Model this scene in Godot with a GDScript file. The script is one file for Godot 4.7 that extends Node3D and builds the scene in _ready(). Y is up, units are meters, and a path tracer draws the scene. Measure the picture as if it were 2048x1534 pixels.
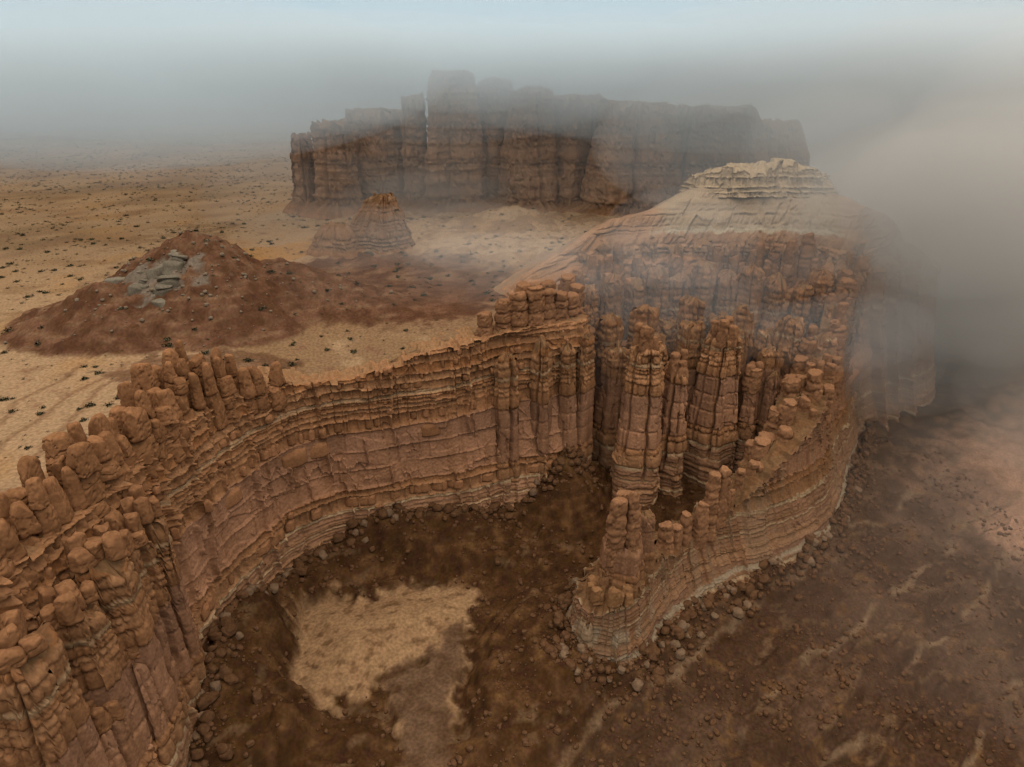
extends Node3D
# A desert canyon from the air: an amphitheatre of layered sandstone, a fin, a hoodoo slope, far buttes and low cloud.

var rng := RandomNumberGenerator.new()
var n_low := FastNoiseLite.new()
var n_mid := FastNoiseLite.new()
var n_fine := FastNoiseLite.new()
var n_soil := FastNoiseLite.new()     # for the ground, coarse enough for its grid
var n_cell := FastNoiseLite.new()     # cracks between irregular blocks
var n_block := FastNoiseLite.new()    # one value for each of those blocks
var M := {}
var names := {}

# ------------------------------------------------------------------ naming
func numbered(called: String) -> String:
	names[called] = names.get(called, -1) + 1
	return called if names[called] == 0 else "%s_%03d" % [called, names[called]]

func tag(o: Node3D, label := "", category := "", group := "", kind := "") -> Node3D:
	if label != "": o.set_meta("label", label)
	if category != "": o.set_meta("category", category)
	if group != "": o.set_meta("group", group)
	if kind != "": o.set_meta("kind", kind)
	return o

func top_mesh(called: String, mesh: Mesh, mat: Material) -> MeshInstance3D:
	var o := MeshInstance3D.new()
	o.name = numbered(called); o.mesh = mesh; o.material_override = mat
	add_child(o, true)
	return o

func part_mesh(called: String, mesh: Mesh, mat: Material, parent: Node3D, xf := Transform3D()) -> MeshInstance3D:
	var o := MeshInstance3D.new()
	o.name = called; o.mesh = mesh; o.material_override = mat; o.transform = xf
	parent.add_child(o, true)
	return o

# ------------------------------------------------------------------ small maths
func h2(a: int, b: int) -> float:
	var x: int = (a * 374761393 + b * 668265263) & 0x7fffffff
	x = ((x ^ (x >> 13)) * 1274126177) & 0x7fffffff
	x = (x ^ (x >> 16)) & 0xffff
	return x / 65535.0

func sstep(a: float, b: float, x: float) -> float:
	var t := clampf((x - a) / (b - a), 0.0, 1.0)
	return t * t * (3.0 - 2.0 * t)

func catmull(rows: Array, u: float) -> PackedFloat32Array:
	var n := rows.size()
	var i := clampi(int(floor(u)), 0, n - 2)
	var f := u - i
	var p0: Array = rows[maxi(i - 1, 0)]; var p1: Array = rows[i]; var p2: Array = rows[i + 1]; var p3: Array = rows[mini(i + 2, n - 1)]
	var out := PackedFloat32Array()
	for k in p1.size():
		out.append(cubic_interpolate(float(p1[k]), float(p2[k]), float(p0[k]), float(p3[k]), f))
	return out

# indexed grid of nu x nv vertices -> mesh with smooth normals
func grid_mesh(nu: int, nv: int, pos: PackedVector3Array, col: PackedColorArray, flip := false) -> ArrayMesh:
	var m := ArrayMesh.new()
	m.add_surface_from_arrays(Mesh.PRIMITIVE_TRIANGLES, grid_arrays(nu, nv, pos, col, flip))
	return m

func grid_arrays(nu: int, nv: int, pos: PackedVector3Array, col: PackedColorArray, flip: bool) -> Array:
	var nor := PackedVector3Array(); nor.resize(nu * nv)
	for j in nv:
		var ja := maxi(j - 1, 0) * nu; var jb := mini(j + 1, nv - 1) * nu
		for i in nu:
			var a := pos[j * nu + mini(i + 1, nu - 1)] - pos[j * nu + maxi(i - 1, 0)]
			var b := pos[jb + i] - pos[ja + i]
			var n := a.cross(b)
			if flip: n = -n
			nor[j * nu + i] = n.normalized()
	var idx := PackedInt32Array(); idx.resize((nu - 1) * (nv - 1) * 6)
	var k := 0
	for j in nv - 1:
		for i in nu - 1:
			var a := j * nu + i
			if flip:
				idx[k] = a; idx[k + 1] = a + 1; idx[k + 2] = a + nu
				idx[k + 3] = a + 1; idx[k + 4] = a + nu + 1; idx[k + 5] = a + nu
			else:
				idx[k] = a; idx[k + 1] = a + nu; idx[k + 2] = a + 1
				idx[k + 3] = a + 1; idx[k + 4] = a + nu; idx[k + 5] = a + nu + 1
			k += 6
	var arr := []
	arr.resize(Mesh.ARRAY_MAX)
	arr[Mesh.ARRAY_VERTEX] = pos; arr[Mesh.ARRAY_NORMAL] = nor; arr[Mesh.ARRAY_COLOR] = col; arr[Mesh.ARRAY_INDEX] = idx
	return arr

# ------------------------------------------------------------------ strata: one bed of rock after another, the same for every wall
const Y_LOW := -110.0
const Y_HIGH := 90.0
var bed_of := PackedInt32Array()
var bed_y := PackedFloat32Array()
var bed_t := PackedFloat32Array()
var bed_out := PackedFloat32Array()      # how far the bed stands proud
var bed_crack := PackedFloat32Array()    # depth of the parting above it
var bed_space := PackedFloat32Array()    # spacing of its joints
var bed_joint := PackedFloat32Array()    # depth of its joints
var bed_block := PackedFloat32Array()    # unevenness of its blocks
var bed_round := PackedFloat32Array()
var bed_col := PackedColorArray()

func make_beds() -> void:
	rng.seed = 11
	var y := Y_LOW
	var rust := Color(0.25, 0.113, 0.050); var tan_ := Color(0.285, 0.147, 0.072); var pink := Color(0.245, 0.123, 0.072); var cream := Color(0.42, 0.28, 0.155); var dark := Color(0.20, 0.08, 0.028)
	while y < Y_HIGH:
		var th := 1.0; var o := 0.0; var cr := 0.3; var sp := 3.0; var jo := 0.3; var bl := 0.2; var ro := 0.15; var c := rust
		var kind := "blocky"
		if y < -50.0: kind = "laminated"
		elif y < -44.0: kind = "blocky"
		elif y < -27.0: kind = "massive"
		elif y < -24.0: kind = "thin"
		elif y < 2.0: kind = "blocky" if rng.randf() < 0.6 else "thin"
		elif y < 10.0: kind = "blocky"
		else: kind = "laminated" if rng.randf() < 0.6 else "blocky"
		match kind:
			"laminated":
				th = rng.randf_range(0.35, 1.5); o = rng.randf_range(-0.28, 0.28); cr = rng.randf_range(0.05, 0.35); sp = rng.randf_range(3.0, 11.0); jo = rng.randf_range(0.0, 0.14); bl = 0.08; ro = 0.05
				c = pink.lerp(tan_, rng.randf())
				if rng.randf() < 0.14: c = cream
			"massive":
				th = rng.randf_range(3.5, 8.0); o = rng.randf_range(-0.2, 0.35); cr = rng.randf_range(0.25, 0.6); sp = rng.randf_range(9.0, 17.0); jo = rng.randf_range(0.0, 0.2); bl = 0.3; ro = 0.05
				c = rust.lerp(pink, rng.randf_range(0.3, 0.9))
			"thin":
				th = rng.randf_range(0.3, 0.8); o = rng.randf_range(-0.45, 0.5); cr = rng.randf_range(0.2, 0.6); sp = rng.randf_range(1.6, 5.0); jo = rng.randf_range(0.05, 0.3); bl = 0.2; ro = 0.1
				c = rust.lerp(tan_, rng.randf())
				if rng.randf() < 0.3: c = cream.lerp(tan_, 0.4)
			"blocky":
				th = 0.7 + 4.0 * pow(rng.randf(), 1.6); o = rng.randf_range(-0.2, 0.6); cr = rng.randf_range(0.4, 0.95); sp = rng.randf_range(1.8, 4.2); jo = rng.randf_range(0.3, 0.75); bl = rng.randf_range(0.2, 0.6); ro = rng.randf_range(0.2, 0.4)
				c = rust.lerp(tan_, rng.randf_range(0.0, 0.7))
				if rng.randf() < 0.12: c = dark.lerp(rust, 0.5)
		if y > 4.0: c = c.lerp(Color(0.215, 0.125, 0.072), 0.6)   # the upper formation is a duller, sandier rock
		var v := rng.randf_range(0.84, 1.14)
		bed_y.append(y); bed_t.append(th); bed_out.append(o); bed_crack.append(cr); bed_space.append(sp); bed_joint.append(jo); bed_block.append(bl); bed_round.append(ro)
		bed_col.append(Color(c.r * v, c.g * v, c.b * v))
		y += th
	var k := 0
	var n := int((Y_HIGH - Y_LOW) / 0.1)
	for i in n:
		var yy := Y_LOW + i * 0.1
		while k < bed_y.size() - 1 and bed_y[k + 1] <= yy: k += 1
		bed_of.append(k)

# outward offset and colour of the rock face at s metres along the wall and height y
func rock_detail(s: float, y: float, seed_: int, x: float, z: float, amp: float) -> Color:   # alpha carries the offset
	var yw := y + 1.2 * n_low.get_noise_2d(s * 0.8 + seed_ * 57.0, 5.0) + 0.25 * n_mid.get_noise_2d(s * 1.5, y * 0.7 + seed_)
	var b := bed_of[clampi(int((yw - Y_LOW) * 10.0), 0, bed_of.size() - 1)]
	var th := bed_t[b]
	var f := clampf((yw - bed_y[b]) / th, 0.0, 1.0)
	var e := minf(f, 1.0 - f) * th
	var off := bed_out[b]
	var wear := 0.06 + 1.15 * sstep(-0.35, 0.35, n_mid.get_noise_2d(s * 0.35 + b * 31.0, b * 7.0 + seed_ * 3.0))
	var rec := 1.45 * bed_crack[b] * wear * exp(-e * e * 11.0)
	var g := 2.0 * f - 1.0
	off += bed_round[b] * (1.0 - g * g)
	# joints
	var sp := bed_space[b]
	var ss := s + h2(b, seed_) * 50.0 + 0.3 * n_mid.get_noise_2d(y * 2.0, s)
	var c := int(floor(ss / sp))
	var fr := ss / sp - c
	var j0 := 0.5 * (h2(c, b) - 0.5); var j1 := 1.0 + 0.5 * (h2(c + 1, b) - 0.5)
	var cell := c
	if fr < j0: cell = c - 1
	elif fr > j1: cell = c + 1
	var d := minf(absf(fr - j0), absf(fr - j1)) * sp
	rec = maxf(rec, 1.45 * bed_joint[b] * wear * exp(-d * d * 9.0))
	off += bed_block[b] * (h2(cell * 3 + 1, b + seed_) - 0.5) * 2.2
	off -= bed_round[b] * 0.7 * exp(-d * 1.6)
	# joints that run through several beds
	var zone := int(floor(y / 8.5 + 0.7 * n_low.get_noise_2d(s * 1.5, seed_ * 9.0) + 20.0))
	var s2 := s + h2(zone, seed_ + 5) * 40.0 + 0.7 * n_mid.get_noise_2d(y * 1.3, s * 0.3)
	var c2 := int(floor(s2 / 5.2))
	var d2 := absf(s2 / 5.2 - c2 - 0.25 - 0.5 * h2(c2, zone)) * 5.2
	var open_ := sstep(0.5, 0.95, h2(c2 * 7 + 3, zone * 5 + seed_))
	rec = maxf(rec, 1.6 * open_ * exp(-d2 * d2 * 10.0))
	# irregular blocks that cross the bedding
	var wx := s * 1.1 + 0.25 * n_mid.get_noise_2d(s * 2.0, y * 2.0); var wy := y * 0.75 + 0.2 * n_mid.get_noise_2d(y * 2.0 + 50.0, s * 2.0)
	var fc := n_cell.get_noise_2d(wx + seed_ * 100.0, wy) + 1.0
	var broken := sstep(-0.05, 0.4, n_low.get_noise_2d(s * 2.2 + 90.0, y * 3.0 + seed_ * 11.0))
	rec = maxf(rec, 1.15 * broken * exp(-fc * fc * 170.0))
	off += 0.55 * broken * n_block.get_noise_2d(wx + seed_ * 100.0, wy)
	off -= rec
	off += 0.7 * (h2(c2 + (1 if s2 / 5.2 - c2 > 0.25 + 0.5 * h2(c2, zone) else 0), zone + 31 + seed_) - 0.5)
	# broad shape and grain
	var lo := n_low.get_noise_3d(x, y * 0.35, z)
	off += 2.8 * lo + 0.5 * n_mid.get_noise_3d(x, y * 0.45, z) + 0.13 * n_fine.get_noise_3d(x, y * 1.4, z)
	var v := 1.0 + 0.22 * n_mid.get_noise_3d(x * 0.6 + 40.0, y * 0.4, z * 0.6) + 0.2 * n_fine.get_noise_3d(x, y * 2.5, z + 90.0) + 0.14 * (h2(cell, b * 5 + 2) - 0.5)
	v += 0.12 * n_block.get_noise_2d(wx + seed_ * 100.0, wy) * broken
	var k := bed_col[b]
	var varnish := sstep(0.22, 0.42, n_mid.get_noise_2d(s * 2.3 + seed_ * 50.0, y * 0.07) + 0.25 * n_fine.get_noise_2d(s * 0.8, y * 0.1))
	k = k.lerp(Color(0.15, 0.066, 0.03), 0.42 * varnish)
	var streak := sstep(0.12, 0.5, n_mid.get_noise_3d(x * 1.6, y * 0.12, z * 1.6))
	k = k.lerp(Color(0.23, 0.112, 0.055), 0.12 + 0.25 * streak)
	return Color(k.r * v, k.g * v, k.b * v, off * amp)

# ------------------------------------------------------------------ wall: control rows [rim xyz, base xyz, cap xyz]
# opt: step, ystep, out (+1/-1 side), seed, amp, clefts [[s, width, depth, ytop, ybottom]], crown (height of the broken top), bow
func wall_plan(rows: Array, opt: Dictionary) -> Dictionary:
	var step: float = opt.get("step", 0.4)
	var us := PackedFloat32Array(); var ss := PackedFloat32Array()
	var cum := 0.0
	var last := catmull(rows, 0.0)
	var fine := 40
	var acc := PackedFloat32Array([0.0])
	for i in range(1, (rows.size() - 1) * fine + 1):
		var p := catmull(rows, float(i) / fine)
		cum += maxf(Vector2(p[0] - last[0], p[2] - last[2]).length(), Vector2(p[3] - last[3], p[5] - last[5]).length())
		acc.append(cum); last = p
	var nu := int(cum / step) + 1
	var q := 0
	var hmax := 0.0
	for r in rows: hmax = maxf(hmax, r[1] - r[4])
	for i in nu:
		var s := cum * i / (nu - 1.0)
		while q < acc.size() - 2 and acc[q + 1] < s: q += 1
		us.append((q + (s - acc[q]) / maxf(acc[q + 1] - acc[q], 1e-5)) / fine); ss.append(s)
	return {"rows": rows, "opt": opt, "us": us, "ss": ss, "nu": nu, "cap": opt.get("cap", 10), "nw": int(hmax / float(opt.get("ystep", 0.4))) + 1}

func wall_chunk(plan: Dictionary, i0: int, i1: int) -> Array:
	var rows: Array = plan.rows; var opt: Dictionary = plan.opt
	var side: float = opt.get("side", 1.0); var seed_: int = opt.get("seed", 1); var amp: float = opt.get("amp", 1.0)
	var clefts: Array = opt.get("clefts", []); var crown: float = opt.get("crown", 1.0); var bow: float = opt.get("bow", 1.3)
	var shoulders: Array = opt.get("shoulders", []); var pale: float = opt.get("pale", 0.0); var stain: bool = opt.get("stain", false); var tone: float = opt.get("tone", 1.0)
	var capn: int = plan.cap; var nw: int = plan.nw; var nv := capn + nw
	var us: PackedFloat32Array = plan.us; var ss: PackedFloat32Array = plan.ss
	var pos := PackedVector3Array(); pos.resize((i1 - i0) * nv)
	var col := PackedColorArray(); col.resize((i1 - i0) * nv)
	for i in range(i0, i1):
		var p := catmull(rows, us[i]); var pa := catmull(rows, maxf(us[i] - 0.05, 0.0)); var pb := catmull(rows, minf(us[i] + 0.05, rows.size() - 1.0))
		var t := Vector2(pb[0] + pb[3] - pa[0] - pa[3], pb[2] + pb[5] - pa[2] - pa[5]).normalized()
		var nx := -t.y * side; var nz := t.x * side
		var s := ss[i]
		var cc := int(floor(s / 2.7 + 0.6 * n_mid.get_noise_1d(s)))
		var top := p[1] + crown * ((h2(cc, seed_ + 77) - 0.5) + 0.6 * n_mid.get_noise_2d(s, 9.0 + seed_))
		var rx := 0.0; var ry := 0.0; var rz := 0.0
		var w0 := (i - i0) * nv
		for j in nw:
			var f := j / (nw - 1.0)
			var y := lerpf(top, p[4], f)
			var k := pow(f, bow)
			var x := lerpf(p[0], p[3], k); var z := lerpf(p[2], p[5], k)
			var dc := rock_detail(s, y, seed_, x, z, amp)
			var o := dc.a
			for c in clefts:
				var w: float = c[1]
				var d: float = s - c[0] - 1.6 * n_low.get_noise_2d(y * 2.5, c[0] * 3.0) - 0.5 * n_mid.get_noise_2d(y * 1.2, c[0])
				if absf(d) < w * 3.0:
					var gate := sstep(c[3] + 2.0, c[3] - 2.0, y) * sstep(c[4] - 2.0, c[4] + 2.0, y)
					o -= c[2] * gate * exp(-d * d / (w * w))
			for c in shoulders:   # [s, half width, out, y of the ledge]
				var d := absf(s - c[0] + 1.5 * n_mid.get_noise_2d(y, s * 0.5)) / float(c[1])
				if d < 1.0:
					var edge: float = c[3] + 3.0 * n_mid.get_noise_2d(s * 0.8, 44.0) - 5.0 * d * d
					o += c[2] * sqrt(1.0 - d * d) * sstep(edge + 0.6, edge - 1.6, y)
			if pale > 0.0: dc = dc.lerp(Color(0.35, 0.25, 0.15), pale)
			if stain: dc = dc.lerp(Color(0.235, 0.135, 0.075), 0.7 * sstep(0.1, 0.4, n_mid.get_noise_2d(s * 1.6, y * 0.1) + 0.35 * n_fine.get_noise_2d(s, y * 0.12)))
			if j < 4: o -= (4 - j) * (4 - j) * 0.03
			if stain:   # a pale bed near the foot of the fin
				var yb := y + 1.0 * n_low.get_noise_2d(s * 2.0, 3.0) + 0.5 * n_mid.get_noise_2d(s * 1.5, y)
				dc = dc.lerp(Color(0.32, 0.235, 0.15), 0.75 * sstep(-63.9, -63.5, yb) * sstep(-62.3, -62.7, yb))
				dc = dc.lerp(Color(0.34, 0.26, 0.17), 0.6 * sstep(-60.5, -59.5, yb) * sstep(-54.5, -56.0, yb) * sstep(50.0, 25.0, x) * sstep(-0.2, 0.2, n_mid.get_noise_2d(s * 1.4, y * 0.6)))
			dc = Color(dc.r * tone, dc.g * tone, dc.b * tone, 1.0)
			pos[w0 + capn + j] = Vector3(x + nx * o, y, z + nz * o)
			col[w0 + capn + j] = dc
			if j == 0: rx = x + nx * o; ry = y; rz = z + nz * o
		for j in capn:
			var f := float(j) / capn
			var x := lerpf(p[6], rx, f); var z := lerpf(p[8], rz, f)
			var y := lerpf(p[7], minf(p[1], ry + 0.5), f) + (0.9 * n_mid.get_noise_2d(x * 1.3, z * 1.3) + 0.8 * n_block.get_noise_2d(x * 1.6, z * 1.6)) * sstep(1.0, 0.75, f) + 0.25 * n_fine.get_noise_2d(x, z)
			y = lerpf(y, ry, sstep(0.7, 1.0, f))
			pos[w0 + j] = Vector3(x, y, z)
			var dusty := sstep(-0.1, 0.15, n_mid.get_noise_2d(x * 1.2, z * 1.2) + 0.25 * n_fine.get_noise_2d(x, z) + 0.1)
			var kc := Color(0.205, 0.098, 0.045).lerp(Color(0.20, 0.105, 0.05), dusty)
			if pale > 0.0: kc = kc.lerp(Color(0.35, 0.25, 0.15), pale)
			col[w0 + j] = kc * tone * (1.0 + 0.25 * n_fine.get_noise_2d(x, z))
	return [pos, col]

func run_jobs(jobs: Array) -> Array:
	var out := []
	out.resize(jobs.size())
	var id := WorkerThreadPool.add_group_task(func(i: int): out[i] = jobs[i].call(), jobs.size(), -1, true)
	WorkerThreadPool.wait_for_group_task_completion(id)
	return out

var W := {}        # finished meshes by key
var kept := {}     # positions of walls that other rocks are set on
func make_meshes(walls: Dictionary, grounds: Dictionary, lofts: Dictionary) -> void:
	var jobs := []; var owner_of := []
	var plans := {}
	for key in walls:
		var plan := wall_plan(walls[key][0], walls[key][1])
		plans[key] = plan
		var i := 0
		while i < plan.nu:
			var e: int = mini(i + 60, plan.nu)
			jobs.append(wall_chunk.bind(plan, i, e)); owner_of.append(key); i = e
	for key in grounds:
		var g: Array = grounds[key]
		var nv := int((g[3] - g[2]) / g[4]) + 1
		var j := 0
		while j < nv:
			var e := mini(j + 20, nv)
			jobs.append(ground_chunk.bind(g, j, e)); owner_of.append(key); j = e
	for key in lofts:
		var l: Array = lofts[key]
		var i := 0
		while i < l[1]:
			var e := mini(i + 30, l[1])
			jobs.append(loft_chunk.bind(l[0], l[1], l[2], l[3], i, e)); owner_of.append(key); i = e
	var got := run_jobs(jobs)
	var all := {}
	for k in got.size():
		var key: String = owner_of[k]
		if not all.has(key): all[key] = [PackedVector3Array(), PackedColorArray()]
		all[key][0].append_array(got[k][0]); all[key][1].append_array(got[k][1])
	jobs.clear()
	for key in all:
		if walls.has(key):
			var plan: Dictionary = plans[key]
			jobs.append(grid_arrays.bind(plan.cap + plan.nw, plan.nu, all[key][0], all[key][1], walls[key][1].get("side", 1.0) > 0.0))
			if key == "cliff": kept[key] = [all[key][0], plan]
		elif grounds.has(key):
			var g: Array = grounds[key]
			jobs.append(grid_arrays.bind(int((g[1] - g[0]) / g[4]) + 1, int((g[3] - g[2]) / g[4]) + 1, all[key][0], all[key][1], true))
		else:
			jobs.append(grid_arrays.bind(lofts[key][2], lofts[key][1], all[key][0], all[key][1], false))
	got = run_jobs(jobs)
	var n := 0
	for key in all:
		W[key] = ArrayMesh.new()
		W[key].add_surface_from_arrays(Mesh.PRIMITIVE_TRIANGLES, got[n]); n += 1

func wall_point(rows: Array, u: float, f: float, bow: float) -> Vector3:
	var p := catmull(rows, u)
	var k := pow(f, bow)
	return Vector3(lerpf(p[0], p[3], k), lerpf(p[1], p[4], f), lerpf(p[2], p[5], k))

# ------------------------------------------------------------------ rounded rock block (one stone of a hoodoo, or a boulder)
func rock_block(w: float, h: float, d: float, seed_: int, taper: float, boxy: float, nseg := 14, nring := 8, tint := Color(0.29, 0.142, 0.067), rough := 0.1, crack := 0.0) -> ArrayMesh:
	var pos := PackedVector3Array(); var col := PackedColorArray()
	var lr := RandomNumberGenerator.new(); lr.seed = seed_ * 31 + 7
	var poly := sides(lr)
	var cuts := []
	for k in 4: cuts.append([Vector3(lr.randf_range(-1, 1), lr.randf_range(-0.2, 0.9), lr.randf_range(-1, 1)).normalized(), lr.randf_range(0.72, 0.98)])
	for j in nring + 1:
		var f := float(j) / nring
		var g := 2.0 * f - 1.0
		var ring := pow(maxf(1.0 - pow(absf(g), 4.0 + 1.5 * boxy), 0.0), 0.45)
		if j == 0 or j == nring: ring = 0.02
		for i in nseg + 1:
			var a := TAU * (i % nseg) / nseg
			var ca := cos(a); var sa := sin(a)
			var r := ring * outline(poly, a) * 1.08 * lerpf(1.0, taper, f)
			var u := Vector3(ca * r, g, sa * r)
			for c in cuts:   # broken faces
				var over: float = u.dot(c[0]) - c[1]
				if over > 0.0: u -= c[0] * over
			var p := Vector3(u.x * w * 0.5, h * 0.5 * (u.y + 1.0), u.z * d * 0.5)
			var o := 1.0 + rough * 1.6 * n_mid.get_noise_3d(p.x * 2.0 + seed_ * 13.7, p.y * 1.5, p.z * 2.0) + rough * 0.5 * n_fine.get_noise_3d(p.x + seed_ * 5.0, p.y, p.z)
			if crack > 0.0:
				var fc := n_cell.get_noise_3d(p.x * 1.2 + seed_ * 40.0, p.y * 1.5, p.z * 1.2) + 1.0
				o += crack * 0.4 * n_block.get_noise_3d(p.x * 1.2 + seed_ * 40.0, p.y * 1.5, p.z * 1.2) - crack * 1.7 * exp(-fc * fc * 190.0)
			pos.append(Vector3(p.x * o, p.y + 0.06 * h * n_mid.get_noise_2d(p.x * 3.0 + seed_, p.z * 3.0), p.z * o))
			var v := 1.0 + 0.25 * n_fine.get_noise_3d(p.x + seed_, p.y * 2.0, p.z) + 0.18 * n_mid.get_noise_3d(p.x, p.y * 2.0 + seed_ * 3.0, p.z)
			col.append(Color(tint.r * v, tint.g * v, tint.b * v))
	return grid_mesh(nseg + 1, nring + 1, pos, col, true)

# outline of a jointed rock seen from above: a polygon of a few flat sides
func sides(lr: RandomNumberGenerator) -> PackedVector2Array:
	var n := lr.randi_range(5, 8)
	var out := PackedVector2Array()
	var a := lr.randf() * TAU
	for i in n:
		out.append(Vector2(a + TAU * (i + lr.randf_range(-0.22, 0.22)) / n, lr.randf_range(0.78, 1.02)))
	return out

func outline(poly: PackedVector2Array, a: float) -> float:
	var r := 1.25
	for q in poly:
		var c := cos(a - q.x)
		if c > 0.1: r = minf(r, q.y / c)
	return r

# one continuous column of jointed rock (for slopes where the single stones are too small to pick apart)
func column_mesh(h: float, r: float, seed_: int, nseg := 26, ring := 0.45) -> ArrayMesh:
	var lr := RandomNumberGenerator.new(); lr.seed = seed_ * 977 + 5
	var cuts := PackedFloat32Array(); var rad := PackedFloat32Array()
	var y := 0.0
	while y < h:
		cuts.append(y); rad.append(lr.randf_range(0.9, 1.1)); y += lr.randf_range(2.4, 8.0)
	cuts.append(h)
	var nring := int(h / ring)
	var pos := PackedVector3Array(); var col := PackedColorArray()
	var lean := Vector2(lr.randf_range(-0.03, 0.03), lr.randf_range(-0.03, 0.03)); var dome := lr.randf_range(0.03, 0.1)
	var poly := sides(lr); var tilt := Vector2(lr.randf_range(-0.5, 0.5), lr.randf_range(-0.5, 0.5))
	for j in nring + 1:
		var f := float(j) / nring
		y = h * f
		var k := 0
		while k < cuts.size() - 2 and cuts[k + 1] <= y: k += 1
		var th := maxf(cuts[k + 1] - cuts[k], 0.3)
		var e := minf(y - cuts[k], cuts[k + 1] - y)
		var rr := rad[k] * lerpf(1.2, 0.8, f) * (1.0 - 0.17 * exp(-e * e * 12.0)) * (0.92 + 0.08 * sin(PI * (y - cuts[k]) / th))
		if f > 1.0 - dome: rr *= sqrt(maxf(1.0 - pow((f - 1.0 + dome) / dome, 2.2), 0.0004))
		for i in nseg + 1:
			var a := TAU * (i % nseg) / nseg
			var ca := cos(a); var sa := sin(a)
			var q := r * rr * outline(poly, a) * 1.06
			var x := q * ca + lean.x * y; var z := q * sa + lean.y * y
			var o := 1.0 + 0.22 * n_mid.get_noise_3d(x * 1.6 + seed_ * 9.0, y * 0.5, z * 1.6) + 0.1 * n_fine.get_noise_3d(x, y, z + seed_)
			var fc := n_cell.get_noise_3d(x * 1.5 + seed_ * 40.0, y * 1.1, z * 1.5) + 1.0
			o += 0.16 * n_block.get_noise_3d(x * 1.5 + seed_ * 40.0, y * 1.1, z * 1.5) - 0.2 * exp(-fc * fc * 90.0)
			pos.append(Vector3(x * o, minf(y, h * 0.97 + tilt.x * x + tilt.y * z), z * o))
			var v := 1.0 + 0.2 * n_fine.get_noise_3d(x + seed_, y * 2.0, z) + 0.2 * (h2(k, seed_) - 0.5)
			col.append(Color(0.195 * v, 0.092 * v, 0.045 * v))
	return grid_mesh(nseg + 1, nring + 1, pos, col, true)

# ------------------------------------------------------------------ materials
func noise_image(freq: float, oct: int, seed_: int, size := 1024, lo := 0.0, hi := 1.0, kind := FastNoiseLite.TYPE_SIMPLEX_SMOOTH) -> Image:
	var n := FastNoiseLite.new()
	n.noise_type = kind; n.frequency = freq; n.fractal_octaves = oct; n.seed = seed_
	var im := n.get_seamless_image(size, size)
	im.convert(Image.FORMAT_RGB8)
	if lo != 0.0 or hi != 1.0:
		im.adjust_bcs(1.0, hi - lo, 1.0)
		im.adjust_bcs(1.0, 1.0, 1.0)
	return im

func ground_mat(scale: float, relief: float, seed_: int, contrast: float, bright: float) -> StandardMaterial3D:
	var m := StandardMaterial3D.new()
	m.vertex_color_use_as_albedo = true
	m.roughness = 1.0; m.metallic_specular = 0.0
	m.uv1_triplanar = true; m.uv1_world_triplanar = true; m.uv1_triplanar_sharpness = 3.0
	m.uv1_scale = Vector3(scale, scale, scale)
	var a := noise_image(0.025, 4, seed_, 1024)
	a.adjust_bcs(1.0, contrast, 1.0); a.adjust_bcs(bright, 1.0, 1.0)
	m.albedo_texture = ImageTexture.create_from_image(a)
	return m

func make_materials() -> void:
	M.rock = ground_mat(0.045, 4.0, 3, 0.14, 1.85)
	M.soil = ground_mat(0.031, 3.0, 9, 0.17, 1.85)
	var s := StandardMaterial3D.new()
	s.vertex_color_use_as_albedo = true; s.roughness = 1.0; s.metallic_specular = 0.1
	M.shrub = s

# ------------------------------------------------------------------ plan of the place
# main amphitheatre wall: rim, base, cap
var main_rows := [
	[-96, -1, -40, -66, -68, -52, -112, -0.8, -40],
	[-90, 0, -64, -64, -68, -74, -106, -0.8, -64],
	[-85, 0, -90, -65, -67, -96, -101, -0.8, -92],
	[-83, 0, -108, -68, -66, -110, -99, -0.8, -112],
	[-81, 0, -125, -72, -65, -125, -96, -0.8, -131],
	[-79, 0, -141, -74, -65, -141, -93, -0.8, -149],
	[-75, -0.5, -156, -71, -65, -155, -88, -0.8, -166],
	[-67, -2, -171, -64, -65, -169, -78, -2, -183],
	[-55, -6, -182, -53, -65, -180, -62, -7, -196],
	[-40, -5, -189, -38, -65, -186, -46, -7, -203],
	[-24, -1, -196, -22, -64, -191, -28, -2, -209],
	[-8, 0, -204, -4, -63, -196, -12, 0, -216],
	[6, 1, -211, 11, -62, -200, -1, 0, -224],
	[18, 1, -217, 22, -62, -206, 8, 1, -232],
	[25, 0, -223, 28, -62, -214, 12, 2, -240],
	[25, 0, -236, 27, -62, -232, 14, 3, -246],
	[27, 0, -250, 30, -60, -246, 14, 3, -256],
]
# plateau outline for the ground (rims first), closed far away
var plateau := PackedVector2Array()

var sd_grid := PackedFloat32Array()
const SX0 := -200.0
const SZ0 := -460.0
const SN := 140
const SC := 3.45

func make_distance() -> void:
	for i in (main_rows.size() - 1) * 3 + 1:
		var p := catmull(main_rows, i / 3.0)
		plateau.append(Vector2(p[0], p[2]))
	for q in [[20, -268], [42, -296], [65, -308], [90, -322], [140, -326], [175, -345], [215, -420], [260, -900], [-3000, -900], [-3000, 200], [-100, 200]]:
		plateau.append(Vector2(q[0], q[1]))
	sd_grid.resize(SN * SN)
	for j in SN:
		for i in SN:
			var p := Vector2(SX0 + i * SC, SZ0 + j * SC)
			var best := 1e9
			for k in plateau.size():
				var c := Geometry2D.get_closest_point_to_segment(p, plateau[k], plateau[(k + 1) % plateau.size()])
				best = minf(best, c.distance_squared_to(p))
			best = sqrt(best)
			sd_grid[j * SN + i] = best if Geometry2D.is_point_in_polygon(p, plateau) else -best

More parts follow.
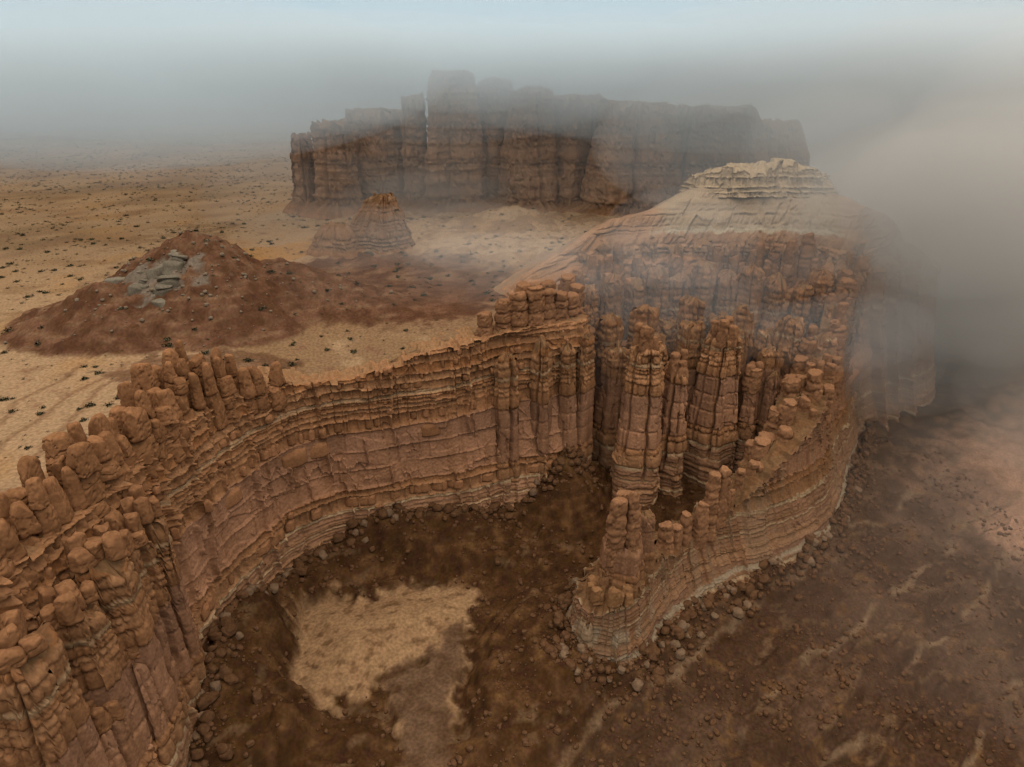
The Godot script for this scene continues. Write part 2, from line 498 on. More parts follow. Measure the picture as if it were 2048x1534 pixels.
var fin_grid := PackedFloat32Array()   # metres from the foot of the fin, for its scree
func make_fin_distance() -> void:
	var poly := PackedVector2Array()
	for r in fin_rows: poly.append(Vector2(r[3], r[5]))
	fin_grid.resize(100 * 100)
	for j in 100:
		for i in 100:
			var p := Vector2(-10.0 + i * 2.0, -300.0 + j * 2.0)
			var best := 1e9
			for k in poly.size() - 1:
				best = minf(best, Geometry2D.get_closest_point_to_segment(p, poly[k], poly[k + 1]).distance_to(p))
			fin_grid[j * 100 + i] = best

func fin_near(x: float, z: float) -> float:
	var u := (x + 10.0) / 2.0; var v := (z + 300.0) / 2.0
	if u < 0.0 or v < 0.0 or u > 98.9 or v > 98.9: return 99.0
	var i := int(u); var j := int(v); u -= i; v -= j
	return lerpf(lerpf(fin_grid[j * 100 + i], fin_grid[j * 100 + i + 1], u), lerpf(fin_grid[j * 100 + 100 + i], fin_grid[j * 100 + 101 + i], u), v)

func inside(x: float, z: float) -> float:   # metres inside the plateau outline
	var u := clampf((x - SX0) / SC, 0.0, SN - 1.001); var v := clampf((z - SZ0) / SC, 0.0, SN - 1.001)
	var i := int(u); var j := int(v); u -= i; v -= j
	return lerpf(lerpf(sd_grid[j * SN + i], sd_grid[j * SN + i + 1], u), lerpf(sd_grid[(j + 1) * SN + i], sd_grid[(j + 1) * SN + i + 1], u), v)

func bump(x: float, z: float, cx: float, cz: float, rx: float, rz: float, ang := 0.0) -> float:
	var dx := x - cx; var dz := z - cz
	var c := cos(ang); var s := sin(ang)
	var a := (dx * c + dz * s) / rx; var b := (-dx * s + dz * c) / rz
	return sqrt(a * a + b * b)

var t_col := Color()
const SAND := Color(0.245, 0.149, 0.08)
const ORANGE := Color(0.25, 0.125, 0.045)
const SHALE := Color(0.074, 0.034, 0.018)
const GREYROCK := Color(0.17, 0.14, 0.105)
const DARKSOIL := Color(0.046, 0.0215, 0.0098)
const CREAM := Color(0.44, 0.31, 0.19)

func mound_height(x: float, z: float) -> float:
	var w := 6.0 * n_low.get_noise_2d(x * 1.5, z * 1.5)
	var a := bump(x + w, z, -112.0, -236.0, 52.0, 42.0, 0.5)
	var h1 := 27.5 * maxf(0.0, 1.0 - pow(a, 1.05))
	var b := bump(x + w, z + w, -134.0, -214.0, 38.0, 28.0, 0.35)
	var h2_ := 15.0 * maxf(0.0, 1.0 - b)
	var c := bump(x, z + w, -84.0, -246.0, 52.0, 30.0, 0.25)
	var h3 := 15.0 * maxf(0.0, 1.0 - c)
	var k := maxf(h1, maxf(h2_, h3))
	var rill := absf(n_mid.get_noise_2d(atan2(z + 236.0, x + 112.0) * 26.0, 3.0 + 0.05 * k))
	return k + 0.15 * (h1 + h2_ + h3 - k) - 2.6 * rill * minf(1.0, k * 0.12)

func plain_height(x: float, z: float) -> float:
	var h := 0.8 * n_low.get_noise_2d(x * 0.5, z * 0.5) + 0.2 * n_mid.get_noise_2d(x, z)
	h -= 8.0 * exp(-pow(bump(x, z, -48.0, -186.0, 26.0, 22.0), 2.0))
	var m := mound_height(x, z)
	# shale bench across the wash
	var lift := 5.0 * sstep(-262.0, -312.0, z + 9.0 * n_low.get_noise_2d(x * 0.8, 3.0) - 0.12 * x) * sstep(-120.0, -70.0, x)
	lift += 9.0 * maxf(0.0, 1.0 - bump(x, z, 0.0, -372.0, 34.0, 22.0))
	var raw := m + lift
	# ledges on the slopes
	if raw > 0.2:
		var q := raw / 2.6 + 0.6 * n_low.get_noise_2d(x * 2.0, z * 2.0)
		raw += 0.9 * (sstep(0.75, 1.0, q - floor(q)) - (q - floor(q))) * minf(1.0, raw * 0.4)
		raw += (1.3 * n_mid.get_noise_2d(x * 1.4, z * 1.4) + 0.35 * n_soil.get_noise_2d(x * 0.7, z * 0.7)) * minf(1.0, raw * 0.3)
	return h + raw

func plain_color(x: float, z: float, h: float) -> Color:
	var n1 := n_low.get_noise_2d(x * 0.9 + 100.0, z * 0.9); var n2 := n_mid.get_noise_2d(x * 0.8, z * 0.8 + 70.0); var n3 := n_soil.get_noise_2d(x * 0.8, z * 0.8)
	var c := SAND
	c = c.lerp(ORANGE, sstep(0.0, 0.5, n1) * 0.5)
	c = c.lerp(Color(0.16, 0.09, 0.045), 0.6 * sstep(0.05, 0.35, n_low.get_noise_2d(x * 0.5 + 900.0, z * 2.2) + 0.3 * n2) * sstep(-150.0, -165.0, x + 15.0 * n1))
	# old scrub soil
	c = c.lerp(Color(0.15, 0.092, 0.05), 0.7 * sstep(0.0, 0.4, n_low.get_noise_2d(x * 0.35 + 400.0, z * 0.35) + 0.5 * n2) * sstep(-150.0, -170.0, x + 20.0 * n1))
	c = c.lerp(ORANGE, sstep(1.0, 0.75, bump(x, z, -112.0, -318.0, 42.0, 20.0, -0.2) + 0.25 * n2))
	var m := mound_height(x, z)
	var red := sstep(0.0, 1.0, m + 0.7 * n2 + 0.5 * n3)
	red = maxf(red, sstep(1.05, 0.8, bump(x, z, -52.0, -262.0, 72.0, 46.0, 0.1) + 0.22 * n2 + 0.12 * n3 + 0.15 * n1))
	red = maxf(red, 0.75 * sstep(1.0, 0.8, bump(x, z, -88.0, -182.0, 30.0, 12.0, -0.25) + 0.4 * n2 + 0.15 * n3))
	c = c.lerp(Color(0.15, 0.085, 0.043), 0.8 * sstep(-0.15, 0.25, n2 + 0.5 * n1 + 0.3 * n3 + 0.5 * sstep(-100.0, -70.0, x) * sstep(-280.0, -240.0, z)) * sstep(-105.0, -75.0, x + 12.0 * n1))
	var shale := SHALE.lerp(Color(0.108, 0.052, 0.029), sstep(-0.5, 0.6, n2 + 0.5 * n3))
	var band := sstep(0.55, 0.62, sin(h * 2.4 + 2.0 * n1 + 0.8 * n2)) * sstep(0.0, 0.3, n2 + 0.1)
	shale = shale.lerp(Color(0.16, 0.095, 0.052), 0.35 * band)
	c = c.lerp(shale, red)
	# weathered grey outcrop below the mound's top
	var g := sstep(0.9, 0.6, bump(x, z, -113.0, -218.0, 14.0, 7.0, -0.25) + 1.1 * n2 + 0.6 * n3)
	c = c.lerp(GREYROCK, g * 0.6)
	# wash lines
	for w in [[-122.0, 0.10], [-113.0, -0.05], [-106.0, 0.06]]:
		var lx: float = w[0] + (z + 150.0) * float(w[1]) + 2.5 * n_mid.get_noise_2d(z * 0.6, w[0]) + 3.0 * n_low.get_noise_2d(z, w[0])
		c = c.lerp(Color(0.13, 0.066, 0.034), 0.7 * sstep(1.3 + 0.5 * n3, 0.3, absf(x - lx)) * sstep(-186.0, -180.0, z) * -1.0 * -1.0 * (1.0 if z < -128.0 and z > -186.0 else 0.0))
	var v := 1.0 + 0.10 * n2 + 0.16 * n3
	return Color(c.r * v, c.g * v, c.b * v)

# canyon floor and outer slope
func outward(x: float, z: float) -> float:   # metres out from the foot of the fin, down the slope
	return 0.62 * (x - 38.0) + 0.78 * (z + 150.0) - 26.0 * sstep(30.0, -20.0, x)

func floor_base(x: float, z: float) -> float:   # outer slope falls away to the east
	var out := maxf(0.0, outward(x, z))
	return maxf(-66.0 - 0.13 * out - 5.0 * sstep(40.0, 120.0, out), -99.0)

func floor_height(x: float, z: float) -> float:
	var ins := -inside(x, z)   # metres out from the rim line
	var n1 := n_low.get_noise_2d(x, z); var n2 := n_mid.get_noise_2d(x, z); var n3 := n_soil.get_noise_2d(x * 0.6, z * 0.6)
	var h := floor_base(x, z)
	var out := maxf(0.0, outward(x, z))
	# scree at the foot of the wall
	var rough := 1.0
	var sd := sand_depth(x, z)
	var sand := sstep(-0.7, 0.7, sd)
	h += 7.0 * exp(-maxf(0.0, ins - 8.0) / 9.0) * (1.0 - sand)
	# dark bench on the west side of the floor
	var be := sstep(1.0, 0.55, bump(x, z, -60.0, -128.0, 20.0, 40.0, 0.1) + 0.12 * n2)
	var bh := 11.0 * be
	# broken ground on the east side and toward the slot
	var ea := sstep(1.0, 0.3, bump(x, z, 6.0, -134.0, 22.0, 36.0, 0.3) + 0.25 * n1)
	bh += 5.5 * ea
	var slot := maxf(0.0, 1.0 - bump(x, z, 20.0, -205.0, 24.0, 34.0, 0.4))
	bh += 22.0 * slot * slot
	bh += 6.0 * sstep(1.0, 0.4, bump(x, z, -25.0, -184.0, 45.0, 16.0, 0.2) + 0.3 * n2)
	bh += 3.5 * sstep(1.0, 0.5, bump(x, z, -40.0, -108.0, 20.0, 12.0) + 0.3 * n2)
	h += bh * (1.0 - sstep(-9.0, 1.0, sd))
	h += 5.0 * exp(-fin_near(x, z) / 5.0) * (0.7 + 0.6 * n2)
	rough = (1.0 - 0.93 * sand)
	# ledges
	var q := h / 2.4 + 0.5 * n1
	h += 1.7 * (sstep(0.7, 0.98, q - floor(q)) - (q - floor(q))) * rough
	h += (2.2 * n1 + 1.5 * n2 + 0.5 * n3) * rough
	# gullies running down the outer slope
	var gl := n_mid.get_noise_2d((x * 0.55 + z * 0.85) * 0.9, (x * 0.85 - z * 0.55) * 0.22)
	h -= 3.2 * absf(gl) * rough * sstep(5.0, 40.0, out)
	h += (0.1 * n3 + 0.5 * n2 + 2.6 * sstep(0.0, 16.0, poly_depth(Vector2(x, z), sand_poly))) * sand
	return h

var sand_poly := PackedVector2Array([Vector2(-61, -155), Vector2(-52, -160), Vector2(-44, -159), Vector2(-33, -166), Vector2(-21, -163), Vector2(-13, -164), Vector2(-10, -157), Vector2(-13, -146), Vector2(-19, -137), Vector2(-27, -131), Vector2(-37, -127), Vector2(-47, -121), Vector2(-54, -125), Vector2(-56, -137), Vector2(-60, -146)])
var wash_poly := PackedVector2Array([Vector2(-34, -131), Vector2(-22, -139), Vector2(-14, -150), Vector2(-12, -141), Vector2(-15, -124), Vector2(-14, -106), Vector2(-15, -84), Vector2(-26, -84), Vector2(-26, -108), Vector2(-29, -121)])

func poly_depth(p: Vector2, poly: PackedVector2Array) -> float:
	var best := 1e9
	for k in poly.size():
		best = minf(best, Geometry2D.get_closest_point_to_segment(p, poly[k], poly[(k + 1) % poly.size()]).distance_squared_to(p))
	return sqrt(best) * (1.0 if Geometry2D.is_point_in_polygon(p, poly) else -1.0)

func sand_depth(x: float, z: float) -> float:   # metres inside the sandy ground
	if x < -80.0 or x > 8.0 or z < -184.0: return -20.0
	var p := Vector2(x, z)
	return maxf(poly_depth(p, sand_poly), poly_depth(p, wash_poly)) + 4.2 * n_mid.get_noise_2d(x * 0.9 + 30.0, z * 0.9) + 1.8 * n_soil.get_noise_2d(x * 0.5, z * 0.5)

func sand_mask(x: float, z: float) -> float:
	return sstep(-0.7, 0.7, sand_depth(x, z))

func floor_color(x: float, z: float, h: float) -> Color:
	var n1 := n_low.get_noise_2d(x * 1.2 + 300.0, z * 1.2); var n2 := n_mid.get_noise_2d(x * 1.1, z * 1.1 + 170.0); var n3 := n_soil.get_noise_2d(x * 0.9, z * 0.9)
	var c := DARKSOIL.lerp(Color(0.068, 0.032, 0.0138), sstep(-0.3, 0.6, n2 + 0.3 * n3))
	var out := maxf(0.0, outward(x, z) + 6.0)
	var o := sstep(0.0, 30.0, out + 14.0 * n2)
	c = c.lerp(Color(0.05, 0.026, 0.015).lerp(Color(0.075, 0.041, 0.024), sstep(-0.2, 0.4, n1)).lerp(Color(0.33, 0.175, 0.105), sstep(30.0, 120.0, x - 110.0 - 0.3 * (z + 200.0) + 40.0 * n1)), o)
	# long pale ledges of harder rock, one level after another
	var lv := floor_base(x, z) + 0.9 * n_low.get_noise_2d(x * 0.8, z * 0.8) + 0.14 * n2
	for level in [-67.8, -70.6, -73.2, -77.0, -80.5, -85.0]:
		c = c.lerp(Color(0.15, 0.092, 0.052), 0.7 * sstep(0.2, 0.06, absf(lv - level) + 0.12 * n3) * sstep(-0.25, 0.1, n_low.get_noise_2d(x * 2.0 + level * 9.0, z * 2.0)) * o)
	# pale ledges of harder rock
	var q := (h / 4.2 + 0.4 * n1)
	var led := sstep(0.80, 0.9, q - floor(q)) * sstep(0.05, 0.3, n_mid.get_noise_2d(x * 0.5 + 9.0, z * 0.5) + 0.12 + 0.3 * n3)
	c = c.lerp(Color(0.115, 0.066, 0.034), 0.5 * led)
	c = c.lerp(Color(0.095, 0.047, 0.018), 0.5 * sstep(0.35, 0.62, n2 + 0.5 * n3))
	var s := sand_mask(x, z)
	var sc := Color(0.23, 0.13, 0.064).lerp(Color(0.195, 0.107, 0.053), sstep(-0.2, 0.5, n2 + 0.3 * n3))
	sc = sc.lerp(Color(0.09, 0.046, 0.02), 0.7 * sstep(0.25, 0.5, n_soil.get_noise_2d(x * 1.1, z * 1.1 + 40.0) + 0.5 * n2))
	# brown silt in the wash
	sc = sc.lerp(Color(0.10, 0.055, 0.03).lerp(Color(0.075, 0.04, 0.021), sstep(-0.1, 0.3, n2)), sstep(-1.5, 1.5, poly_depth(Vector2(x, z), wash_poly) + 2.5 * n2 + 1.5 * n3))
	c = c.lerp(sc, sstep(-2.2, 1.6, sand_depth(x, z) + 2.4 * n3 + 1.2 * n2))
	var v := 1.0 + 0.12 * n2 + 0.2 * n3 + 0.12 * n_soil.get_noise_2d(x * 1.1 + 70.0, z * 1.1)
	return Color(c.r * v, c.g * v, c.b * v)

func ground_chunk(g: Array, j0: int, j1: int) -> Array:
	var x0: float = g[0]; var x1: float = g[1]; var z0: float = g[2]; var step: float = g[4]; var kind: String = g[5]
	var nu := int((x1 - x0) / step) + 1
	var pos := PackedVector3Array(); pos.resize(nu * (j1 - j0))
	var col := PackedColorArray(); col.resize(nu * (j1 - j0))
	for j in range(j0, j1):
		var z := z0 + j * step
		for i in nu:
			var x := x0 + i * step
			var h := 0.0; var c := Color()
			match kind:
				"plain":
					h = plain_height(x, z); c = plain_color(x, z, h)
					var d := inside(x, z)
					if d < 9.0: h = lerpf(h, -125.0, sstep(7.0, 3.0, d)) - 0.15
				"floor":
					h = floor_height(x, z); c = floor_color(x, z, h)
				"far":
					h = -0.4 + 1.4 * n_low.get_noise_2d(x * 0.25, z * 0.25) - (0.8 if g[4] > 50.0 else 0.0); c = plain_color(x, z, h)
					var d := inside(x, z)
					if x > -190.0 and x < 48.0 and z > -398.0: h -= 6.0
					if x > -200.0 and d < 14.0 and z > -455.0: h = -112.0
					h = lerpf(h, -112.0, sstep(205.0, 235.0, x + 20.0 * n_low.get_noise_2d(x, z)))
				"low":
					h = -101.0 + 3.0 * n_low.get_noise_2d(x * 0.3, z * 0.3); c = Color(0.33, 0.185, 0.115) * (1.0 + 0.3 * n_low.get_noise_2d(x, z) + 0.25 * n_mid.get_noise_2d(x * 0.5, z * 0.5))
			pos[(j - j0) * nu + i] = Vector3(x, h, z)
			col[(j - j0) * nu + i] = c
	return [pos, col]

# ------------------------------------------------------------------ build
func _ready() -> void:
	var cam := Camera3D.new()
	cam.name = "camera"
	cam.position = Vector3(0, 75, 0)
	cam.rotation_degrees = Vector3(-24, 0, 0)
	cam.fov = 58.62
	cam.near = 0.5; cam.far = 16000.0
	add_child(cam)
	var env := Environment.new()
	env.background_mode = Environment.BG_SKY
	var sky := Sky.new()
	var sm := ProceduralSkyMaterial.new()
	sm.sky_top_color = Color(1.0, 0.985, 0.96)
	sm.sky_horizon_color = Color(0.30, 0.385, 0.43)
	sm.sky_curve = 0.6
	sm.sky_energy_multiplier = 1.5
	sm.ground_horizon_color = Color(0.5, 0.45, 0.4); sm.ground_bottom_color = Color(0.3, 0.22, 0.16)
	sm.sun_angle_max = 1.0
	sky.sky_material = sm
	env.sky = sky
	env.tonemap_mode = Environment.TONE_MAPPER_LINEAR
	env.tonemap_exposure = 1.25
	env.sdfgi_enabled = true; env.ssao_enabled = true; env.ssil_enabled = true
	env.volumetric_fog_enabled = true; env.volumetric_fog_density = 0.0
	var we := WorldEnvironment.new()
	we.name = "environment"; we.environment = env
	add_child(we)
	var sun := DirectionalLight3D.new()
	sun.name = "sun"
	sun.rotation_degrees = Vector3(-55, 38, 0)
	sun.light_energy = 0.16; sun.light_color = Color(1.0, 0.94, 0.86); sun.light_angular_distance = 14.0
	sun.shadow_enabled = true
	add_child(sun)

	n_low.seed = 5; n_low.frequency = 0.018; n_low.fractal_octaves = 3
	n_mid.seed = 8; n_mid.frequency = 0.09; n_mid.fractal_octaves = 3
	n_soil.seed = 17; n_soil.frequency = 0.24; n_soil.fractal_octaves = 2
	n_fine.seed = 13; n_fine.frequency = 0.55; n_fine.fractal_octaves = 2
	for n in [n_cell, n_block]:
		n.seed = 21; n.noise_type = FastNoiseLite.TYPE_CELLULAR; n.frequency = 0.22; n.fractal_type = FastNoiseLite.FRACTAL_NONE; n.cellular_jitter = 0.75
		n.cellular_distance_function = FastNoiseLite.DISTANCE_HYBRID
	n_cell.cellular_return_type = FastNoiseLite.RETURN_DISTANCE2_SUB
	n_block.cellular_return_type = FastNoiseLite.RETURN_CELL_VALUE
	make_beds(); make_materials(); make_distance(); make_fin_distance()
	var t0 := Time.get_ticks_msec()
	wall_specs_cache = wall_specs()
	make_meshes(wall_specs_cache, GROUNDS, {"ridge": [ridge_rows, 320, 240, 4]})
	print("meshes ", Time.get_ticks_msec() - t0)
	build_ground()
	print("ground ", Time.get_ticks_msec() - t0)
	build_cliffs()
	print("cliffs ", Time.get_ticks_msec() - t0)
	build_hoodoos()
	build_plants()
	build_stones()
	print("all ", Time.get_ticks_msec() - t0)
	build_fog()

const GROUNDS := {
	"plain": [-200.0, 60.0, -400.0, -30.0, 0.95, "plain"],
	"floor": [-90.0, 190.0, -262.0, -70.0, 0.66, "floor"],
	"slope": [189.0, 520.0, -560.0, -40.0, 2.2, "floor"],
	"slope2": [120.0, 190.0, -420.0, -261.5, 2.0, "floor"],
	"far": [-2000.0, 1400.0, -1800.0, -30.0, 13.0, "far"],
	"horizon": [-9000.0, 5000.0, -9600.0, -1780.0, 90.0, "far"],
	"low": [300.0, 2200.0, -2000.0, 0.0, 14.0, "low"],
}

func build_ground() -> void:
	tag(top_mesh("plain", W.plain, M.soil), "sandy plain dotted with shrubs above the cliffs", "plain", "", "structure")
	tag(top_mesh("canyon_floor", W.floor, M.soil), "dark stony floor of the canyon with a patch of sand", "ground", "", "structure")
	tag(top_mesh("outer_slope", W.slope, M.soil), "brown eroded slope running down into the mist", "slope", "", "structure")
	tag(top_mesh("foot_slope", W.slope2, M.soil), "slope of debris under the outer cliff", "slope", "", "structure")
	tag(top_mesh("distant_plain", W.far, M.soil), "wide scrub plain running back into the cloud", "plain", "", "structure")
	tag(top_mesh("horizon_plain", W.horizon, M.soil), "farthest flat country hidden in cloud", "plain", "", "structure")
	tag(top_mesh("lower_plain", W.low, M.soil), "brown lowland below the outer cliffs under the mist", "plain", "", "structure")

# slope built from guide lines that run from the crest down to the foot: rows[u] = [x, y, z, x, y, z, ...]
func loft_point(rows: Array, u: float, v: float) -> Vector3:
	var p := catmull(rows, u)
	var n := p.size() / 3
	var i := clampi(int(floor(v)), 0, n - 2)
	var f := v - i
	var a := maxi(i - 1, 0) * 3; var b := i * 3; var c := (i + 1) * 3; var d := mini(i + 2, n - 1) * 3
	return Vector3(cubic_interpolate(p[b], p[c], p[a], p[d], f), cubic_interpolate(p[b + 1], p[c + 1], p[a + 1], p[d + 1], f), cubic_interpolate(p[b + 2], p[c + 2], p[a + 2], p[d + 2], f))

func loft_chunk(rows: Array, nu: int, nv: int, seed_: int, i0: int, i1: int) -> Array:
	var k: int = rows[0].size() / 3
	var pos := PackedVector3Array(); pos.resize((i1 - i0) * nv)
	var col := PackedColorArray(); col.resize((i1 - i0) * nv)
	var du := (rows.size() - 1.0) / (nu - 1.0); var dv := (k - 1.0) / (nv - 1.0)
	for i in range(i0, i1):
		for j in nv:
			var p := loft_point(rows, i * du, j * dv)
			var a := loft_point(rows, minf(i * du + 0.1, rows.size() - 1.0), j * dv) - loft_point(rows, maxf(i * du - 0.1, 0.0), j * dv)
			var b := loft_point(rows, i * du, minf(j * dv + 0.05, k - 1.0)) - loft_point(rows, i * du, maxf(j * dv - 0.05, 0.0))
			var n := b.cross(a).normalized()
			if n.y < 0.0: n = -n
			var s := p.x * 0.8 + p.z * 0.6
			var steep := clampf(1.45 - n.y, 0.3, 1.0)
			var c := rock_detail(s, p.y, seed_, p.x, p.z, 1.0)
			var rib := absf(n_mid.get_noise_2d(s * 0.9 + 200.0, 0.25 * p.y)) * 5.0 + 2.0 * n_low.get_noise_2d(s * 3.0, 60.0)
			var low := sstep(16.0, 4.0, p.y)
			var face := v_face(j, nv, k)
			n.y *= 0.35
			pos[(i - i0) * nv + j] = p + n * ((c.a * 1.3 + (rib - 1.5) * low) * steep * face) + Vector3(0, 0.5 * n_mid.get_noise_2d(p.x * 1.5, p.z * 1.5), 0)
			c.a = 1.0
			var edge := p.y + 1.5 * n_mid.get_noise_2d(p.x, p.z) + 0.8 * n_fine.get_noise_2d(p.x, p.z)
			if p.y > 8.0:
				var cap_here := sstep(60.0, 70.0, p.x + 4.0 * n_mid.get_noise_2d(p.x, p.z)) * sstep(150.0, 138.0, p.x)
				c = c.lerp(Color(0.28, 0.20, 0.125), 0.8 * sstep(13.0, 14.2, edge) * cap_here)
				c = c.lerp(Color(0.34, 0.27, 0.185), 0.75 * sstep(13.2, 13.8, edge) * sstep(15.6, 14.8, edge) * cap_here)
			if face < 0.5: c = c.lerp(Color(0.18, 0.108, 0.06), 0.85 * sstep(-0.3, 0.1, n_mid.get_noise_2d(p.x, p.z) + 0.15))
			col[(i - i0) * nv + j] = c
	return [pos, col]

func v_face(j: int, nv: int, k: int) -> float:   # the sandy back of the ridge is smooth, its face is rock
	return lerpf(0.15, 1.0, sstep(0.75, 1.15, (k - 1.0) * j / (nv - 1.0)))

func ring_rows(cx: float, cz: float, top: float, bottom: float, rt: float, rb: float, sq := 1.0, ang := 0.0, seed_ := 1, lean := Vector2.ZERO) -> Array:
	var out := []
	var n := 12
	for i in n + 1:
		var a := TAU * (i % n) / n
		var k := 0.82 + 0.36 * h2(i % n, seed_ * 31)
		var ca := cos(a); var sa := sin(a)
		var q := pow(pow(absf(ca), 3.0) + pow(absf(sa), 3.0), -1.0 / 3.0)
		var lx := ca * q * k; var lz := sa * q * k * sq
		var x := lx * cos(ang) - lz * sin(ang); var z := lx * sin(ang) + lz * cos(ang)
		var ty: float = top - 0.06 * (top - bottom) * h2(i % n, seed_ * 7 + 3)
		out.append([cx + lean.x + x * rt, ty, cz + lean.y + z * rt, cx + x * rb, bottom, cz + z * rb, cx + lean.x, top + 0.4, cz + lean.y])
	return out

var ridge_rows := [   # back foot, crest, bench, mid, low, foot
	[-12, -4, -252, -6, -4, -248, -2, -5, -244, 4, -14, -240, 14, -34, -234, 18, -66, -232],
	[-6, 0, -264, 3, 5, -258, 6, 3, -253, 13, -10, -246, 21, -34, -238, 25, -66, -232],
	[8, 2, -290, 20, 10, -280, 22, 7, -275, 28, -10, -264, 35, -38, -248, 38, -66, -237],
	[26, 4, -316, 40, 18, -300, 43, 13, -294, 46, -8, -281, 50, -38, -258, 52, -66, -244],
	[50, 6, -336, 63, 22, -312, 64, 13, -300, 65, -9, -286, 66, -38, -264, 66, -66, -248],
	[66, 8, -362, 86, 30, -322, 86, 13, -304, 85, -9, -290, 84, -38, -268, 83, -66, -250],
	[96, 8, -368, 110, 32, -324, 108, 13, -304, 105, -9, -288, 100, -38, -264, 96, -66, -246],
	[130, 8, -366, 134, 30, -322, 128, 12, -299, 121, -9, -281, 112, -38, -256, 106, -66, -240],
	[170, 8, -352, 156, 24, -312, 146, 9, -288, 134, -9, -268, 121, -38, -246, 113, -66, -234],
	[205, -2, -360, 184, 6, -322, 170, 3, -304, 156, -4, -288, 140, -36, -262, 128, -70, -246],
	[225, -60, -360, 205, -60, -322, 190, -60, -304, 170, -66, -288, 150, -70, -262, 132, -75, -246],
]

var fin_rows := [
	[152, 4, -288, 166, -74, -276, 142, 6, -294],
	[138, -4, -266, 150, -73, -254, 130, -2, -272],
	[127, -13, -246, 136, -71, -233, 119, -10, -250],
	[114, -25, -223, 121, -68, -210, 107, -23, -227],
	[101, -30, -203, 106, -66, -189, 95, -29, -207],
	[84, -39, -188, 88, -66, -175, 80, -38, -192],
	[66, -49, -176, 69, -66, -164, 62, -48, -180],
	[51, -52, -165, 53, -67, -153, 47, -51, -168],
	[40, -48, -153, 42, -68, -145, 35, -46, -156],
	[32, -48, -141, 34, -70, -133, 30, -46, -148],
	[21, -51, -138, 16, -70, -131, 26, -46, -147],
	[19, -51, -147, 12, -69, -143, 27, -46, -150],
	[25, -50, -157, 20, -66, -158, 32, -47, -156],
	[37, -51, -169, 33, -64, -172, 41, -50, -165],
	[52, -52, -180, 49, -63, -184, 55, -50, -175],
	[69, -47, -192, 66, -63, -196, 72, -45, -186],
	[86, -36, -206, 82, -63, -210, 89, -34, -201],
	[101, -26, -226, 96, -63, -228, 104, -24, -221],
	[112, -14, -246, 104, -63, -246, 116, -11, -243],
]

